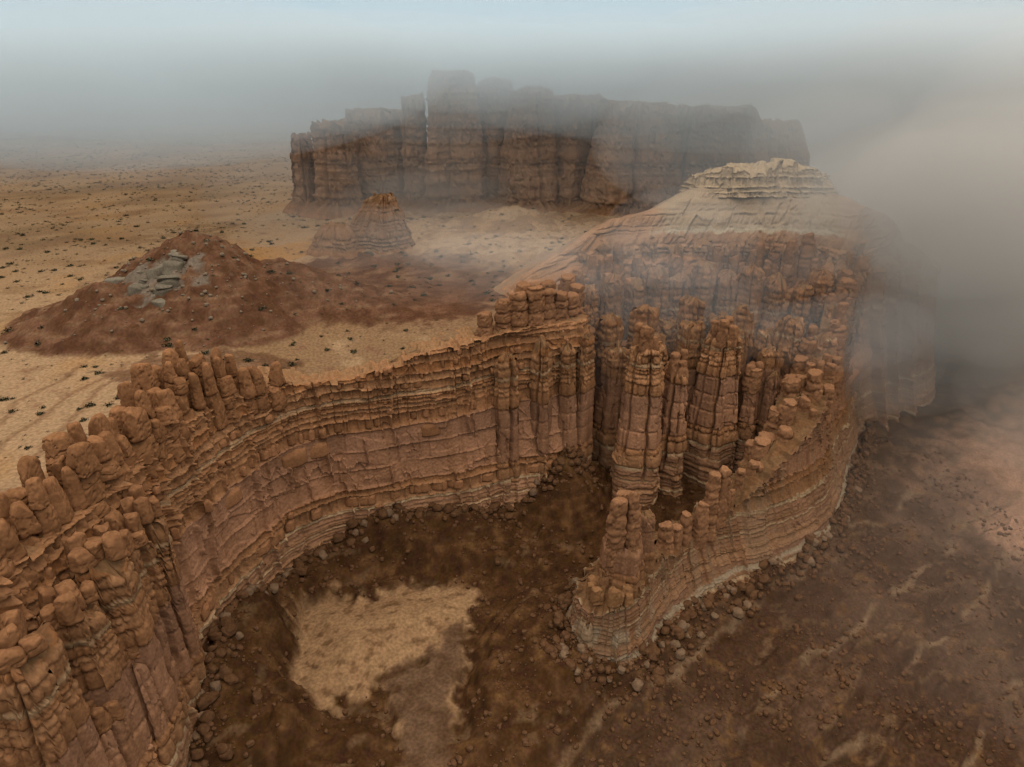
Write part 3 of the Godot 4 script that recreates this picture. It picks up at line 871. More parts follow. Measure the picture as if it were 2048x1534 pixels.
func wall_specs() -> Dictionary:
	var d := {}
	d.cliff = [main_rows, {"step": 0.27, "ystep": 0.25, "side": -1.0, "seed": 1, "crown": 1.6, "bow": 1.25,
		"clefts": [[36, 1.0, 3, 2, -64], [49, 1.2, 3.6, 3, -66], [66, 0.7, 2.5, -22, -64], [81, 1.0, 3.6, 3, -42], [92, 0.5, 2.5, 0, -30], [104, 0.4, 1.8, -2, -45], [126, 0.4, 1.8, -14, -62], [150, 0.35, 1.2, -4, -40], [171, 0.4, 1.5, -2, -30], [196, 0.5, 2, 0, -30], [222, 0.5, 2, -20, -62], [238, 0.5, 2, 0, -45]],
		"shoulders": [[88, 6, 1.6, -17]]}]
	d.cap = [[[82, 33, -334, 78, 26, -334, 90, 34, -338], [87, 35, -323, 85, 26, -317, 94, 37, -332], [97, 38, -320, 96, 27, -313, 104, 39, -332], [108, 36, -318, 108, 27, -312, 114, 39, -333], [120, 40, -320, 121, 27, -313, 122, 41, -334], [131, 39, -318, 133, 26, -312, 128, 41, -334], [141, 35, -318, 144, 25, -312, 134, 38, -334], [146, 34, -330, 151, 25, -328, 138, 37, -338], [134, 34, -346, 136, 24, -350, 126, 37, -340], [108, 34, -346, 106, 24, -350, 108, 37, -340]],
		{"step": 0.5, "ystep": 0.35, "side": -1.0, "seed": 9, "crown": 3.5, "amp": 1.5, "pale": 0.85, "clefts": [[16, 0.8, 2.5, 45, 20], [30, 0.7, 2.0, 45, 20], [47, 0.9, 3.0, 45, 20]]}]
	d.fin = [fin_rows, {"step": 0.34, "ystep": 0.42, "tone": 0.62, "side": 1.0, "seed": 3, "crown": 3.2, "bow": 1.5, "amp": 0.8, "stain": true}]  # tone darkens the rock colour to stand for shade under the cloud
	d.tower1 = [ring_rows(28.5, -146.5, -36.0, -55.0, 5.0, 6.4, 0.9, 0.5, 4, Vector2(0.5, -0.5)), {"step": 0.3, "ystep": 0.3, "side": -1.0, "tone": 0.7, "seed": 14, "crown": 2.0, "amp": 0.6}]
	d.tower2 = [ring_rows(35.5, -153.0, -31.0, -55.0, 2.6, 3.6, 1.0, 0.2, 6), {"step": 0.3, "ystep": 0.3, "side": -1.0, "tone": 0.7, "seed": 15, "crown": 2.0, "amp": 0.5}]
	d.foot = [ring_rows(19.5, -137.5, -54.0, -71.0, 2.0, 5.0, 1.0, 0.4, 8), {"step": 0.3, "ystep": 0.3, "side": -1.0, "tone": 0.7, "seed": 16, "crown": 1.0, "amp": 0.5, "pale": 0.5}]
	for k in pins.size():
		var q: Array = pins[k]
		d["pin%d" % k] = [ring_rows(q[0], q[1], q[2], -68.0, q[3], q[4], q[5], 0.3 * k, 20 + k, Vector2(0, -2)), {"step": 0.36, "ystep": 0.34, "side": -1.0, "seed": 30 + k, "crown": 2.5, "amp": 0.85, "bow": 1.1,
			"clefts": [[14.0, 0.5, 2.2, 5, -55], [22.0, 0.4, 1.6, 5, -48], [31.0, 0.5, 2.0, 5, -55]]}]
	d.outer = [[[140, -2, -272, 152, -74, -262, 130, 0, -285], [156, 4, -284, 168, -76, -270, 150, 6, -300], [174, 2, -296, 184, -80, -280, 168, 4, -312], [190, -4, -303, 202, -84, -290, 182, 2, -320], [199, -4, -318, 214, -84, -310, 186, 2, -330], [198, 0, -345, 216, -84, -345, 180, 2, -350], [194, 0, -390, 218, -84, -395, 176, 2, -390]],
		{"step": 0.55, "ystep": 0.5, "side": -1.0, "seed": 6, "crown": 3.0, "amp": 0.75, "tone": 0.85, "clefts": [[16, 1.0, 5, 5, -70], [30, 0.8, 4, 5, -75], [44, 1.0, 5, 5, -70]]}]
	for k in rings.size():
		var q: Array = rings[k]
		var p := wall_point(main_rows, q[0], q[1], 1.25) if q.size() == 6 else Vector3(q[0], 0, q[1])
		var deep: float = -70.0
		if q.size() == 6:
			var a := wall_point(main_rows, q[0] - 0.1, q[1], 1.25); var b := wall_point(main_rows, q[0] + 0.1, q[1], 1.25)
			var t := Vector2(b.x - a.x, b.z - a.z).normalized()
			p += Vector3(t.y, 0, -t.x) * q[2] * -1.0 * main_side
		else:
			deep = q[6]
		d["ring%d" % k] = [ring_rows(p.x, p.z, q[3], deep, q[4], q[5], 1.0, 0.7 * k, 80 + k, Vector2(0, 0) if q.size() == 6 else Vector2(0, -1.5)), {"step": 0.42 if q.size() == 6 else 0.55, "ystep": 0.4 if q.size() == 6 else 0.55, "side": -1.0, "seed": 90 + k, "crown": 2.2, "amp": 0.55 if q.size() == 6 else 0.7, "bow": 1.05, "cap": 6, "tone": 0.82 if q.size() == 6 else 0.85,  # cliff buttress tone puts the shading of the near left wall into the colour
			"clefts": [[q[5] * 1.3, 0.5, 1.8, 6, deep + 8.0], [q[5] * 3.1, 0.45, 1.6, 6, deep + 12.0], [q[5] * 4.7, 0.5, 1.8, 6, deep + 6.0]]}]
	for k in buttes.size():
		var q: Array = buttes[k]
		d["butte%d" % k] = [ring_rows(q[0], q[1], q[2], -2.0, q[3], q[4], q[5], 0.2 + 0.37 * k, 50 + k), {"step": 0.95, "ystep": 0.8, "side": -1.0, "seed": 50 + k, "crown": 4.5, "amp": 1.3, "tone": 1.1, "bow": 0.75,
			"clefts": [[q[4] * 1.2, 1.0, 4, 90, -5], [q[4] * 2.6, 0.8, 3, 90, -5], [q[4] * 3.9, 1.0, 4, 90, -5], [q[4] * 5.2, 0.9, 4, 90, -5]]}]
	for k in buttes.size():
		var q: Array = buttes[k]
		d["apron%d" % k] = [ring_rows(q[0], q[1], 7.0, -3.0, q[4] * 1.0, q[4] * 1.9, q[5], 0.2 + 0.37 * k, 50 + k), {"step": 1.5, "ystep": 0.5, "side": -1.0, "seed": 150 + k, "crown": 3.0, "amp": 0.35, "tone": 0.8, "bow": 0.8, "cap": 3}]
	d.pyramid2 = [ring_rows(-80, -312, 15.0, -3.0, 5.0, 16.0, 0.8, 0.5, 72), {"step": 0.6, "ystep": 0.5, "side": -1.0, "seed": 72, "crown": 2.0, "amp": 0.7, "bow": 0.9, "tone": 0.75}]
	d.pyramid = [ring_rows(-62, -318, 27.0, -2.0, 6.0, 17.0, 0.75, 0.35, 71, Vector2(3, 0)), {"step": 0.5, "ystep": 0.4, "side": -1.0, "seed": 71, "crown": 3.0, "amp": 1.0, "bow": 0.9, "tone": 0.75}]
	return d

var wall_specs_cache := {}
const main_side := -1.0
# rock bodies set against a face: [u, height share, metres out, top, top radius, foot radius] on the main cliff, [x, z, 0, top, radii, foot height] elsewhere
var rings := [[1.45, 0.5, -1.0, -4.0, 5.2, 7.0], [1.95, 0.5, -1.0, -7.0, 5.0, 6.6], [2.45, 0.5, -1.5, -3.0, 5.0, 6.6], [2.95, 0.5, -1.5, -6.0, 4.6, 6.0], [3.45, 0.5, -1.8, -5.0, 4.0, 5.2],
	[1.7, 0.72, 3.0, -29.0, 4.6, 7.4], [2.2, 0.72, 3.4, -24.0, 5.0, 7.8], [2.7, 0.72, 2.6, -31.0, 4.4, 7.0], [3.15, 0.75, 2.0, -36.0, 3.6, 6.0],
	[11.3, 0.5, 0.2, -4.0, 3.0, 3.8], [12.1, 0.5, 0.5, -2.0, 3.4, 4.6], [12.9, 0.5, 0.6, -5.0, 3.0, 4.2], [13.7, 0.5, 0.2, -3.0, 3.0, 4.0],
	[36, -236, 0, -3, 3.6, 5.2, -66], [50, -243, 0, -2, 4.0, 5.8, -66], [60, -248, 0, -9, 3.4, 5.0, -66], [69, -250, 0, -1, 4.2, 6.0, -66], [80, -251, 0, -8, 3.6, 5.2, -66], [89, -249, 0, -4, 4.0, 5.6, -66], [97, -244, 0, -12, 3.4, 5.0, -66], [104, -241, 0, -6, 3.8, 5.6, -66], [97, -230, 0, -24, 2.8, 4.6, -66],
	[38, -227, 0, -12, 3.6, 6.2, -66], [52, -231, 0, -10, 4.0, 7.0, -66], [67, -238, 0, -6, 4.2, 7.4, -66], [60, -233, 0, -22, 3.2, 6.0, -66], [84, -240, 0, -10, 4.0, 7.2, -66], [96, -236, 0, -16, 3.6, 6.6, -66],
	[28, -256, 0, 2, 3.6, 5.0, -45], [40, -264, 0, 4, 4.0, 5.4, -50], [51, -270, 0, 1, 3.6, 5.0, -50], [60, -273, 0, 5, 4.0, 5.4, -50], [70, -276, 0, 1, 3.6, 5.0, -50], [80, -278, 0, 6, 4.2, 5.6, -50], [90, -277, 0, 2, 3.6, 5.0, -50], [99, -273, 0, 5, 4.0, 5.6, -50], [108, -269, 0, 3, 3.8, 5.4, -52], [117, -264, 0, 1, 3.8, 5.4, -56], [125, -267, 0, 6, 4.0, 5.6, -56],
	[16, -272, 0, 7, 3.4, 4.8, -22], [27, -281, 0, 10, 3.6, 5.0, -24], [38, -289, 0, 12, 3.6, 5.0, -24], [49, -293, 0, 9, 3.8, 5.2, -26], [60, -296, 0, 11, 3.8, 5.2, -26], [72, -298, 0, 8, 3.8, 5.2, -26], [84, -299, 0, 11, 4.0, 5.4, -26], [96, -298, 0, 9, 3.8, 5.2, -26], [107, -296, 0, 11, 4.0, 5.4, -26], [118, -291, 0, 8, 3.8, 5.4, -28], [129, -287, 0, 10, 4.0, 5.6, -30], [139, -281, 0, 6, 4.0, 5.6, -34],
	[110, -232, 0, -19, 3.2, 5.0, -68], [117, -240, 0, -12, 3.4, 5.4, -68], [108, -246, 0, -8, 3.4, 5.2, -68], [125, -252, 0, -6, 3.6, 5.6, -70], [133, -262, 0, 0, 3.8, 5.8, -70], [142, -272, 0, 4, 3.8, 6.0, -72], [101, -214, 0, -26, 2.8, 4.4, -66], [92, -206, 0, -31, 2.4, 3.8, -66]]
var pins := [[45, -214, -6, 5.0, 9.0, 0.9, "tall tapering rock pinnacle beside the dark slot of the cliff"], [59, -222, -18, 3.4, 6.0, 1.0, "slim rock pinnacle standing close behind the tapering one"], [76, -229, -8, 6.0, 9.5, 0.8, "broad rock pinnacle crowned with upright blocks"], [89, -229, -26, 2.8, 4.6, 1.0, "short rock pinnacle in the shade of the hollow"]]
var buttes := [[-128, -436, 44, 6.5, 8.5, 1.0, "slim low pillar butte standing apart at the edge of the plain"], [-107, -428, 52, 11, 14, 0.85, "square banded butte next to the slim pillar"], [-84, -466, 58, 16, 22, 1.0, "recessed butte wall behind the banded one"], [-60, -448, 66, 6, 9, 1.1, "narrow buttress butte between deep dark slots"], [-36, -444, 80, 12, 18, 1.0, "tallest tapering butte with its top lost in cloud"], [-12, -458, 76, 9, 15, 1.0, "butte set back behind a dark crack beside the tallest one"], [12, -440, 71, 12, 19, 0.9, "butte with broken shoulders behind the sandy knoll"], [40, -452, 66, 15, 23, 1.0, "broad dim butte right behind the knoll"], [72, -424, 63, 19, 29, 0.9, "butte fading into cloud beyond the ridge"], [120, -440, 60, 22, 36, 0.9, "faint butte almost lost in cloud beyond the pale caprock"], [152, -446, 52, 20, 36, 0.9, "last faint butte of the row, deepest in the cloud"]]

func build_cliffs() -> void:
	main_cliff = tag(top_mesh("cliff", W.cliff, M.rock), "curved cliff of layered red sandstone around the sandy hollow", "cliff", "", "structure")
	ridge = tag(top_mesh("ridge", W.ridge, M.rock), "steep ridge face of crowded rock columns below a pale crest", "ridge", "", "structure")
	build_ridge_columns()
	tag(top_mesh("mesa_cap", W.cap, M.rock), "pale cream caprock on the highest part of the ridge", "caprock")
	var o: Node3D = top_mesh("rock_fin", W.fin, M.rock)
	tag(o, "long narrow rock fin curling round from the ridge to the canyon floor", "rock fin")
	part_mesh("tower", W.tower1, M.rock, o)
	part_mesh("tower", W.tower2, M.rock, o)
	part_mesh("foot", W.foot, M.rock, o)
	for b in 11:
		var a := b * 0.75
		part_mesh("rock_block", rock_block(3.0 + 1.6 * h2(b, 5), 3.2 + 3.0 * h2(b, 6), 2.8 + 1.2 * h2(b, 7), 860 + b, 0.85, 4.5, 26, 16, Color(0.185, 0.09, 0.04), 0.14, 0.12), M.rock, o, Transform3D(Basis(Vector3.UP, a * 2.0), Vector3(26.0 + cos(a) * (4.2 + 2.0 * h2(b, 9)), -50.5, -143.5 + sin(a) * (3.6 + 1.6 * h2(b, 8)))))
	for q in [[27.0, -145.0, 30, 2.3, 21], [30.5, -146.0, 31.5, 2.2, 22], [28.6, -149.0, 29, 2.6, 23], [32.0, -149.0, 26, 2.0, 24], [60, -174, 19, 2.3, 1], [63, -176, 20, 2.1, 2], [56.5, -171, 11, 2.2, 3], [52, -169.5, 8, 2.0, 4], [45, -163, 9, 2.3, 5], [48, -166, 6, 1.9, 6], [72, -185, 14, 1.8, 7], [76, -188, 15, 1.6, 8], [79, -190, 13, 2.0, 9], [69, -182, 8, 1.8, 11], [66, -180, 13, 1.8, 12]]:
		part_mesh("spire", column_mesh(q[2] + 6.0, q[3], 300 + int(q[4])), M.rock, o, Transform3D(Basis(), Vector3(q[0], -56, q[1])))
	rng.seed = 515
	for k in 54:
		var u := rng.randf_range(0.0, 4.7) if k < 36 else rng.randf_range(15.6, 18.0)
		var p := catmull(fin_rows, u)
		var f := rng.randf_range(-0.1, 1.0)
		var hh := rng.randf_range(7.0, 26.0)
		part_mesh("rock_column", column_mesh(hh, rng.randf_range(1.1, 3.3), 520 + k), M.rock, o, Transform3D(Basis(), Vector3(lerpf(p[0], p[6], f), lerpf(p[1], p[7], f) - hh * rng.randf_range(0.55, 0.8), lerpf(p[2], p[8], f))))
	# pinnacles standing before the hoodoo slope
	for k in pins.size():
		var q: Array = pins[k]
		o = tag(top_mesh("pinnacle", W["pin%d" % k], M.rock), q[6], "pinnacle")
		for c in 4:
			var a := c * 1.7 + k
			part_mesh("block", column_mesh(7.0 + 5.0 * h2(c, k), 1.5 + 1.0 * h2(c + 9, k), 400 + k * 7 + c), M.rock, o, Transform3D(Basis(), Vector3(q[0] + cos(a) * q[3] * 0.55, q[2] - 4.5, q[1] - 2.0 + sin(a) * q[3] * 0.55)))
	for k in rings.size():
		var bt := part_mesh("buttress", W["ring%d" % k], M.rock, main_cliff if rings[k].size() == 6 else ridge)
		if k < 9:   # broken blocks on the tops of the near buttresses
			var q: Array = rings[k]
			var c0: Array = wall_specs_cache["ring%d" % k][0][0]
			for b in 6:
				var a := b * 1.05 + k
				var rr: float = q[4] * (0.62 if b < 5 else 0.0)
				var hh := 3.0 + 3.5 * h2(b, k + 70)
				part_mesh("rock_block", rock_block(q[4] * 0.75, hh, q[4] * 0.7, 800 + k * 9 + b, 0.82, 4.5, 30, 18, Color(0.18, 0.083, 0.038), 0.12, 0.12), M.rock, bt, Transform3D(Basis(Vector3.UP, a), Vector3(c0[6] + cos(a) * rr, q[3] - 1.6, c0[8] + sin(a) * rr)))
	tag(top_mesh("outer_cliff", W.outer, M.rock), "outer cliff buttresses dim in the mist above the lowland", "cliff", "", "structure")
	for k in buttes.size():
		o = tag(top_mesh("butte", W["butte%d" % k], M.rock), buttes[k][6], "butte")
		part_mesh("debris_apron", W["apron%d" % k], M.soil, o)
	o = tag(top_mesh("rock_pyramid", W.pyramid, M.rock), "small pyramid of banded rock between the mound and the buttes", "rock outcrop")
	part_mesh("shoulder", W.pyramid2, M.rock, o)

var main_cliff: Node3D
var ridge: Node3D

func build_ridge_columns() -> void:
	rng.seed = 77
	var kinds := []
	for k in 12: kinds.append(column_mesh(15.0 + 1.6 * k, 1.7 + 0.2 * (k % 6), 100 + k))
	for rank in [[2.75, 1.0], [3.15, 0.95], [3.6, 0.95], [3.95, 0.9]]:
		var u := 1.75 + rng.randf() * 0.1
		while u < 7.95:
			var p := loft_point(ridge_rows, u, rank[0] + rng.randf_range(-0.16, 0.16))
			var k := rng.randi() % 12
			var sc := rng.randf_range(0.75, 1.2)
			var h := (15.0 + 1.6 * k) * sc
			if n_low.get_noise_2d(p.x * 2.2, p.z * 2.2 + rank[0] * 40.0) > -0.22:
				part_mesh("rock_column", kinds[k], M.rock, ridge, Transform3D(Basis(Vector3.UP, rng.randf() * TAU).scaled(Vector3(sc * 1.05, sc, sc * 1.05)), p + Vector3(0, -h * 0.55, 1.8)))
			u += rng.randf_range(0.12, 0.27)

func make_hoodoo(at: Vector3, w: float, d: float, h: float, blocks: int, seed_: int, turn: float) -> Node3D:
	var t := Node3D.new()
	t.name = numbered("hoodoo"); add_child(t)
	t.position = at; t.rotation.y = turn
	var lr := RandomNumberGenerator.new(); lr.seed = seed_
	var y := -7.0
	var k := 1.0
	for b in blocks:
		var f := (b + 1.0) / blocks
		var bh := (h + 7.0) / blocks * lr.randf_range(0.75, 1.25)
		if b == blocks - 1: bh = maxf(h - y, 1.0)
		var nk := lerpf(1.0, 0.6, f * f) * lr.randf_range(0.9, 1.12)
		var last := b == blocks - 1
		var tone := lr.randf_range(0.88, 1.1)
		var mesh := rock_block(w * maxf(k, nk) * 1.04, bh * 1.06, d * maxf(k, nk) * 1.04, seed_ * 7 + b, clampf(nk / k, 0.6, 1.0) * (lr.randf_range(0.62, 0.9) if last else 1.0), lr.randf_range(3.0, 5.0) if last else 5.0, 40, 26, Color(0.195 * tone, 0.089 * tone, 0.040 * tone), 0.11, 0.12)
		part_mesh("cap_rock" if last else ("base" if b == 0 else "rock_block"), mesh, M.rock, t, Transform3D(Basis(Vector3.UP, lr.randf_range(-0.25, 0.25)) * Basis(Vector3.RIGHT, lr.randf_range(-0.05, 0.05)), Vector3(lr.randf_range(-0.12, 0.12) * w, y, lr.randf_range(-0.1, 0.1) * d)))
		y += bh * 0.94; k = nk
	return t

func build_hoodoos() -> void:
	rng.seed = 404
	var sizes := ["squat", "stout", "tall", "towering"]
	var u := 0.9
	var n := 0
	while u < 7.25:
		for row in 3:
			if row == 2 and (u < 4.7 or u > 6.7 or rng.randf() < 0.35): continue
			if row == 1 and rng.randf() < 0.3: continue
			if u > 6.75 and row > 0: continue
			var p := catmull(main_rows, minf(u + rng.randf_range(-0.06, 0.06), 15.9))
			var back := (Vector3(p[6], 0, p[8]) - Vector3(p[0], 0, p[2])).normalized()
			var at := Vector3(p[0], p[1], p[2]) + back * (1.2 + 4.4 * row + rng.randf_range(-0.6, 0.8))
			at.y = p[1] - 0.3
			var h := rng.randf_range(6.0, 12.0) + 1.6 * row
			if u > 4.6 and u < 6.4: h *= 1.15
			if u > 6.75: h = rng.randf_range(6.0, 8.5)
			var w := rng.randf_range(3.9, 6.8)
			var blocks := clampi(int(h / 3.2) + rng.randi_range(-1, 1), 2, 5)
			var t := make_hoodoo(at, w, w * rng.randf_range(0.85, 1.2), h, blocks, 900 + n, rng.randf() * TAU)
			var where := "on the rim beside the open sand" if u < 4.2 else ("in the rim cluster below the mound" if u < 6.75 else "at the open end of the rim row")
			tag(t, "%s hoodoo of %s blocks %s, %s" % [sizes[0 if h < 8.0 else (1 if h < 10.0 else (2 if h < 12.0 else 3))], ["", "one", "two", "three", "four", "five"][blocks], where, ["front rank", "second rank", "rear rank"][row]], "hoodoo", "hoodoos along the cliff rim")
			n += 1
		u += rng.randf_range(0.22, 0.33) * (0.85 if u < 4.0 else 1.0)
	# single jointed blocks standing out of the cliff's beds
	var grid: PackedVector3Array = kept.cliff[0]; var plan: Dictionary = kept.cliff[1]
	var nv: int = plan.cap + plan.nw
	var stones := []
	for k in 8: stones.append(rock_block(1.0, 1.0, 1.0, 60 + k, 0.96, 7.0, 16, 10, Color(0.225 + 0.015 * (k % 3), 0.103 + 0.007 * (k % 3), 0.047 + 0.004 * (k % 3)), 0.16))
	for k in 260:
		var i := rng.randi_range(int(plan.nu * 0.2), int(plan.nu * 0.9))
		var bed := bed_of[clampi(int((rng.randf_range(-24.0, -2.0) if k % 4 else rng.randf_range(-50.0, -44.0)) * 10.0 - Y_LOW * 10.0), 0, bed_of.size() - 1)]
		if bed_t[bed] < 0.9: continue
		var yc := bed_y[bed] + bed_t[bed] * 0.5
		var j0 := -1
		for j in plan.nw:
			if grid[i * nv + plan.cap + j].y < yc: j0 = plan.cap + j; break
		if j0 < 0: continue
		var p := grid[i * nv + j0]
		var t := grid[mini(i + 6, plan.nu - 1) * nv + j0] - grid[maxi(i - 6, 0) * nv + j0]
		t.y = 0.0; t = t.normalized()
		var out := Vector3(-t.z, 0, t.x)
		var w := bed_space[bed] * rng.randf_range(0.5, 0.95); var hh := bed_t[bed] * rng.randf_range(0.7, 0.95)
		part_mesh("rock_block", stones[k % 8], M.rock, main_cliff, Transform3D(Basis(t * w, Vector3.UP * hh, t.cross(Vector3.UP) * rng.randf_range(1.6, 2.6)), p - Vector3(0, hh * 0.5, 0)))
	# columns of the block above the slot
	for q in [[-3, -212, 9, 2.8], [2, -213, 11, 2.6], [7, -216, 12, 2.8], [12, -219, 10, 2.6], [16.5, -221, 8.5, 2.6], [-9, -210, 5, 2.4], [20, -225, 7, 2.6], [4, -220, 12, 3.0], [12, -226, 11, 3.0], [22, -232, 8, 2.6], [20, -240, 9, 3.0], [8, -232, 9, 3.0]]:
		part_mesh("rock_column", column_mesh(float(q[2]) + 7.0, float(q[3]) * 1.15, 700 + int(q[0]), 28, 0.3), M.rock, main_cliff, Transform3D(Basis(), Vector3(q[0], -5.0, q[1])))

# ------------------------------------------------------------------ shrubs
func shrub_mesh(seed_: int, leaves: int) -> ArrayMesh:
	var lr := RandomNumberGenerator.new(); lr.seed = seed_
	var st := SurfaceTool.new()
	st.begin(Mesh.PRIMITIVE_TRIANGLES)
	for i in leaves:
		var a := lr.randf() * TAU; var el := asin(lr.randf_range(0.0, 1.0)); var r := lr.randf_range(0.35, 1.0) * (0.8 + 0.3 * sin(a * 3.0 + seed_))
		var p := Vector3(cos(a) * cos(el) * r, sin(el) * 0.62 * r, sin(a) * cos(el) * r)
		var q := Vector3(lr.randf_range(-1, 1), lr.randf_range(-0.4, 1), lr.randf_range(-1, 1)).normalized() * lr.randf_range(0.16, 0.3)
		var e := q.cross(Vector3(lr.randf_range(-1, 1), lr.randf_range(-1, 1), lr.randf_range(-1, 1))).normalized() * lr.randf_range(0.07, 0.14)
		var v := lr.randf_range(0.7, 1.3)
		var c := Color(0.062 * v, 0.056 * v, 0.03 * v)
		if lr.randf() < 0.15: c = Color(0.13 * v, 0.095 * v, 0.055 * v)
		st.set_color(c); st.set_normal((p + Vector3(0, 0.3, 0)).normalized())
		st.add_vertex(p - e); st.add_vertex(p + q); st.add_vertex(p + e)
	return st.commit()

func build_plants() -> void:
	rng.seed = 2024
	var kinds := [shrub_mesh(1, 150), shrub_mesh(2, 150), shrub_mesh(3, 110), shrub_mesh(4, 170)]
	var spots := []
	for i in 60000:
		var x := rng.randf_range(-900.0, 40.0); var z := rng.randf_range(-1250.0, -70.0)
		var big := rng.randf()
		if absf(x) > -z * 0.92 or (x > -20.0 and z > -240.0): continue
		var d := inside(x, z) if z > -455.0 and x > -195.0 else 50.0
		if d < 10.0: continue
		var m := mound_height(x, z)
		if m > 0.5 and rng.randf() < 0.5: continue
		var dist := sqrt(x * x + z * z + 5600.0)
		# clumpy
		if n_low.get_noise_2d(x * 0.8, z * 0.8) + 0.5 * n_mid.get_noise_2d(x * 0.5, z * 0.5) < rng.randf_range(-0.6, 0.25): continue
		var y := plain_height(x, z) if x > -200.0 and z > -400.0 else -0.4 + 1.4 * n_low.get_noise_2d(x * 0.25, z * 0.25)
		var r := lerpf(0.5, 1.9, pow(big, 4.0))
		var zone := "mound" if m > 0.8 else ("wash" if x > -95.0 and z > -330.0 else ("sand" if z > -330.0 else "far"))
		spots.append([r / dist, Vector3(x, y - 0.08, z), r, zone])
	spots.sort_custom(func(a, b): return a[0] > b[0])
	var lab := {"mound": "dark low shrub growing on the slope of the red mound", "wash": "dark low shrub on the stony flat between mound and ridge", "sand": "dark low shrub on the pale sand behind the hoodoos", "far": "dark shrub on the far scrub plain before the buttes"}
	var rest := []
	for i in spots.size():
		var q: Array = spots[i]
		if i < 290:
			var o := top_mesh("shrub", kinds[i % 4], M.shrub)
			o.position = q[1]; o.rotation.y = rng.randf() * TAU; o.scale = Vector3.ONE * q[2]
			tag(o, lab[q[3]], "shrub", "shrubs " + {"mound": "on the mound", "wash": "on the stony flat", "sand": "on the pale sand", "far": "on the far plain"}[q[3]])
		else:
			rest.append(q)
	var mm := MultiMesh.new()
	mm.transform_format = MultiMesh.TRANSFORM_3D
	mm.mesh = shrub_mesh(9, 60); mm.instance_count = rest.size()
	for i in rest.size():
		mm.set_instance_transform(i, Transform3D(Basis(Vector3.UP, rng.randf() * TAU).scaled(Vector3.ONE * rest[i][2]), rest[i][1]))
	var o := MultiMeshInstance3D.new()
	o.name = "scrub"; o.multimesh = mm; o.material_override = M.shrub
	add_child(o)
	tag(o, "scattered dark scrub covering the plain into the distance", "scrub", "", "stuff")

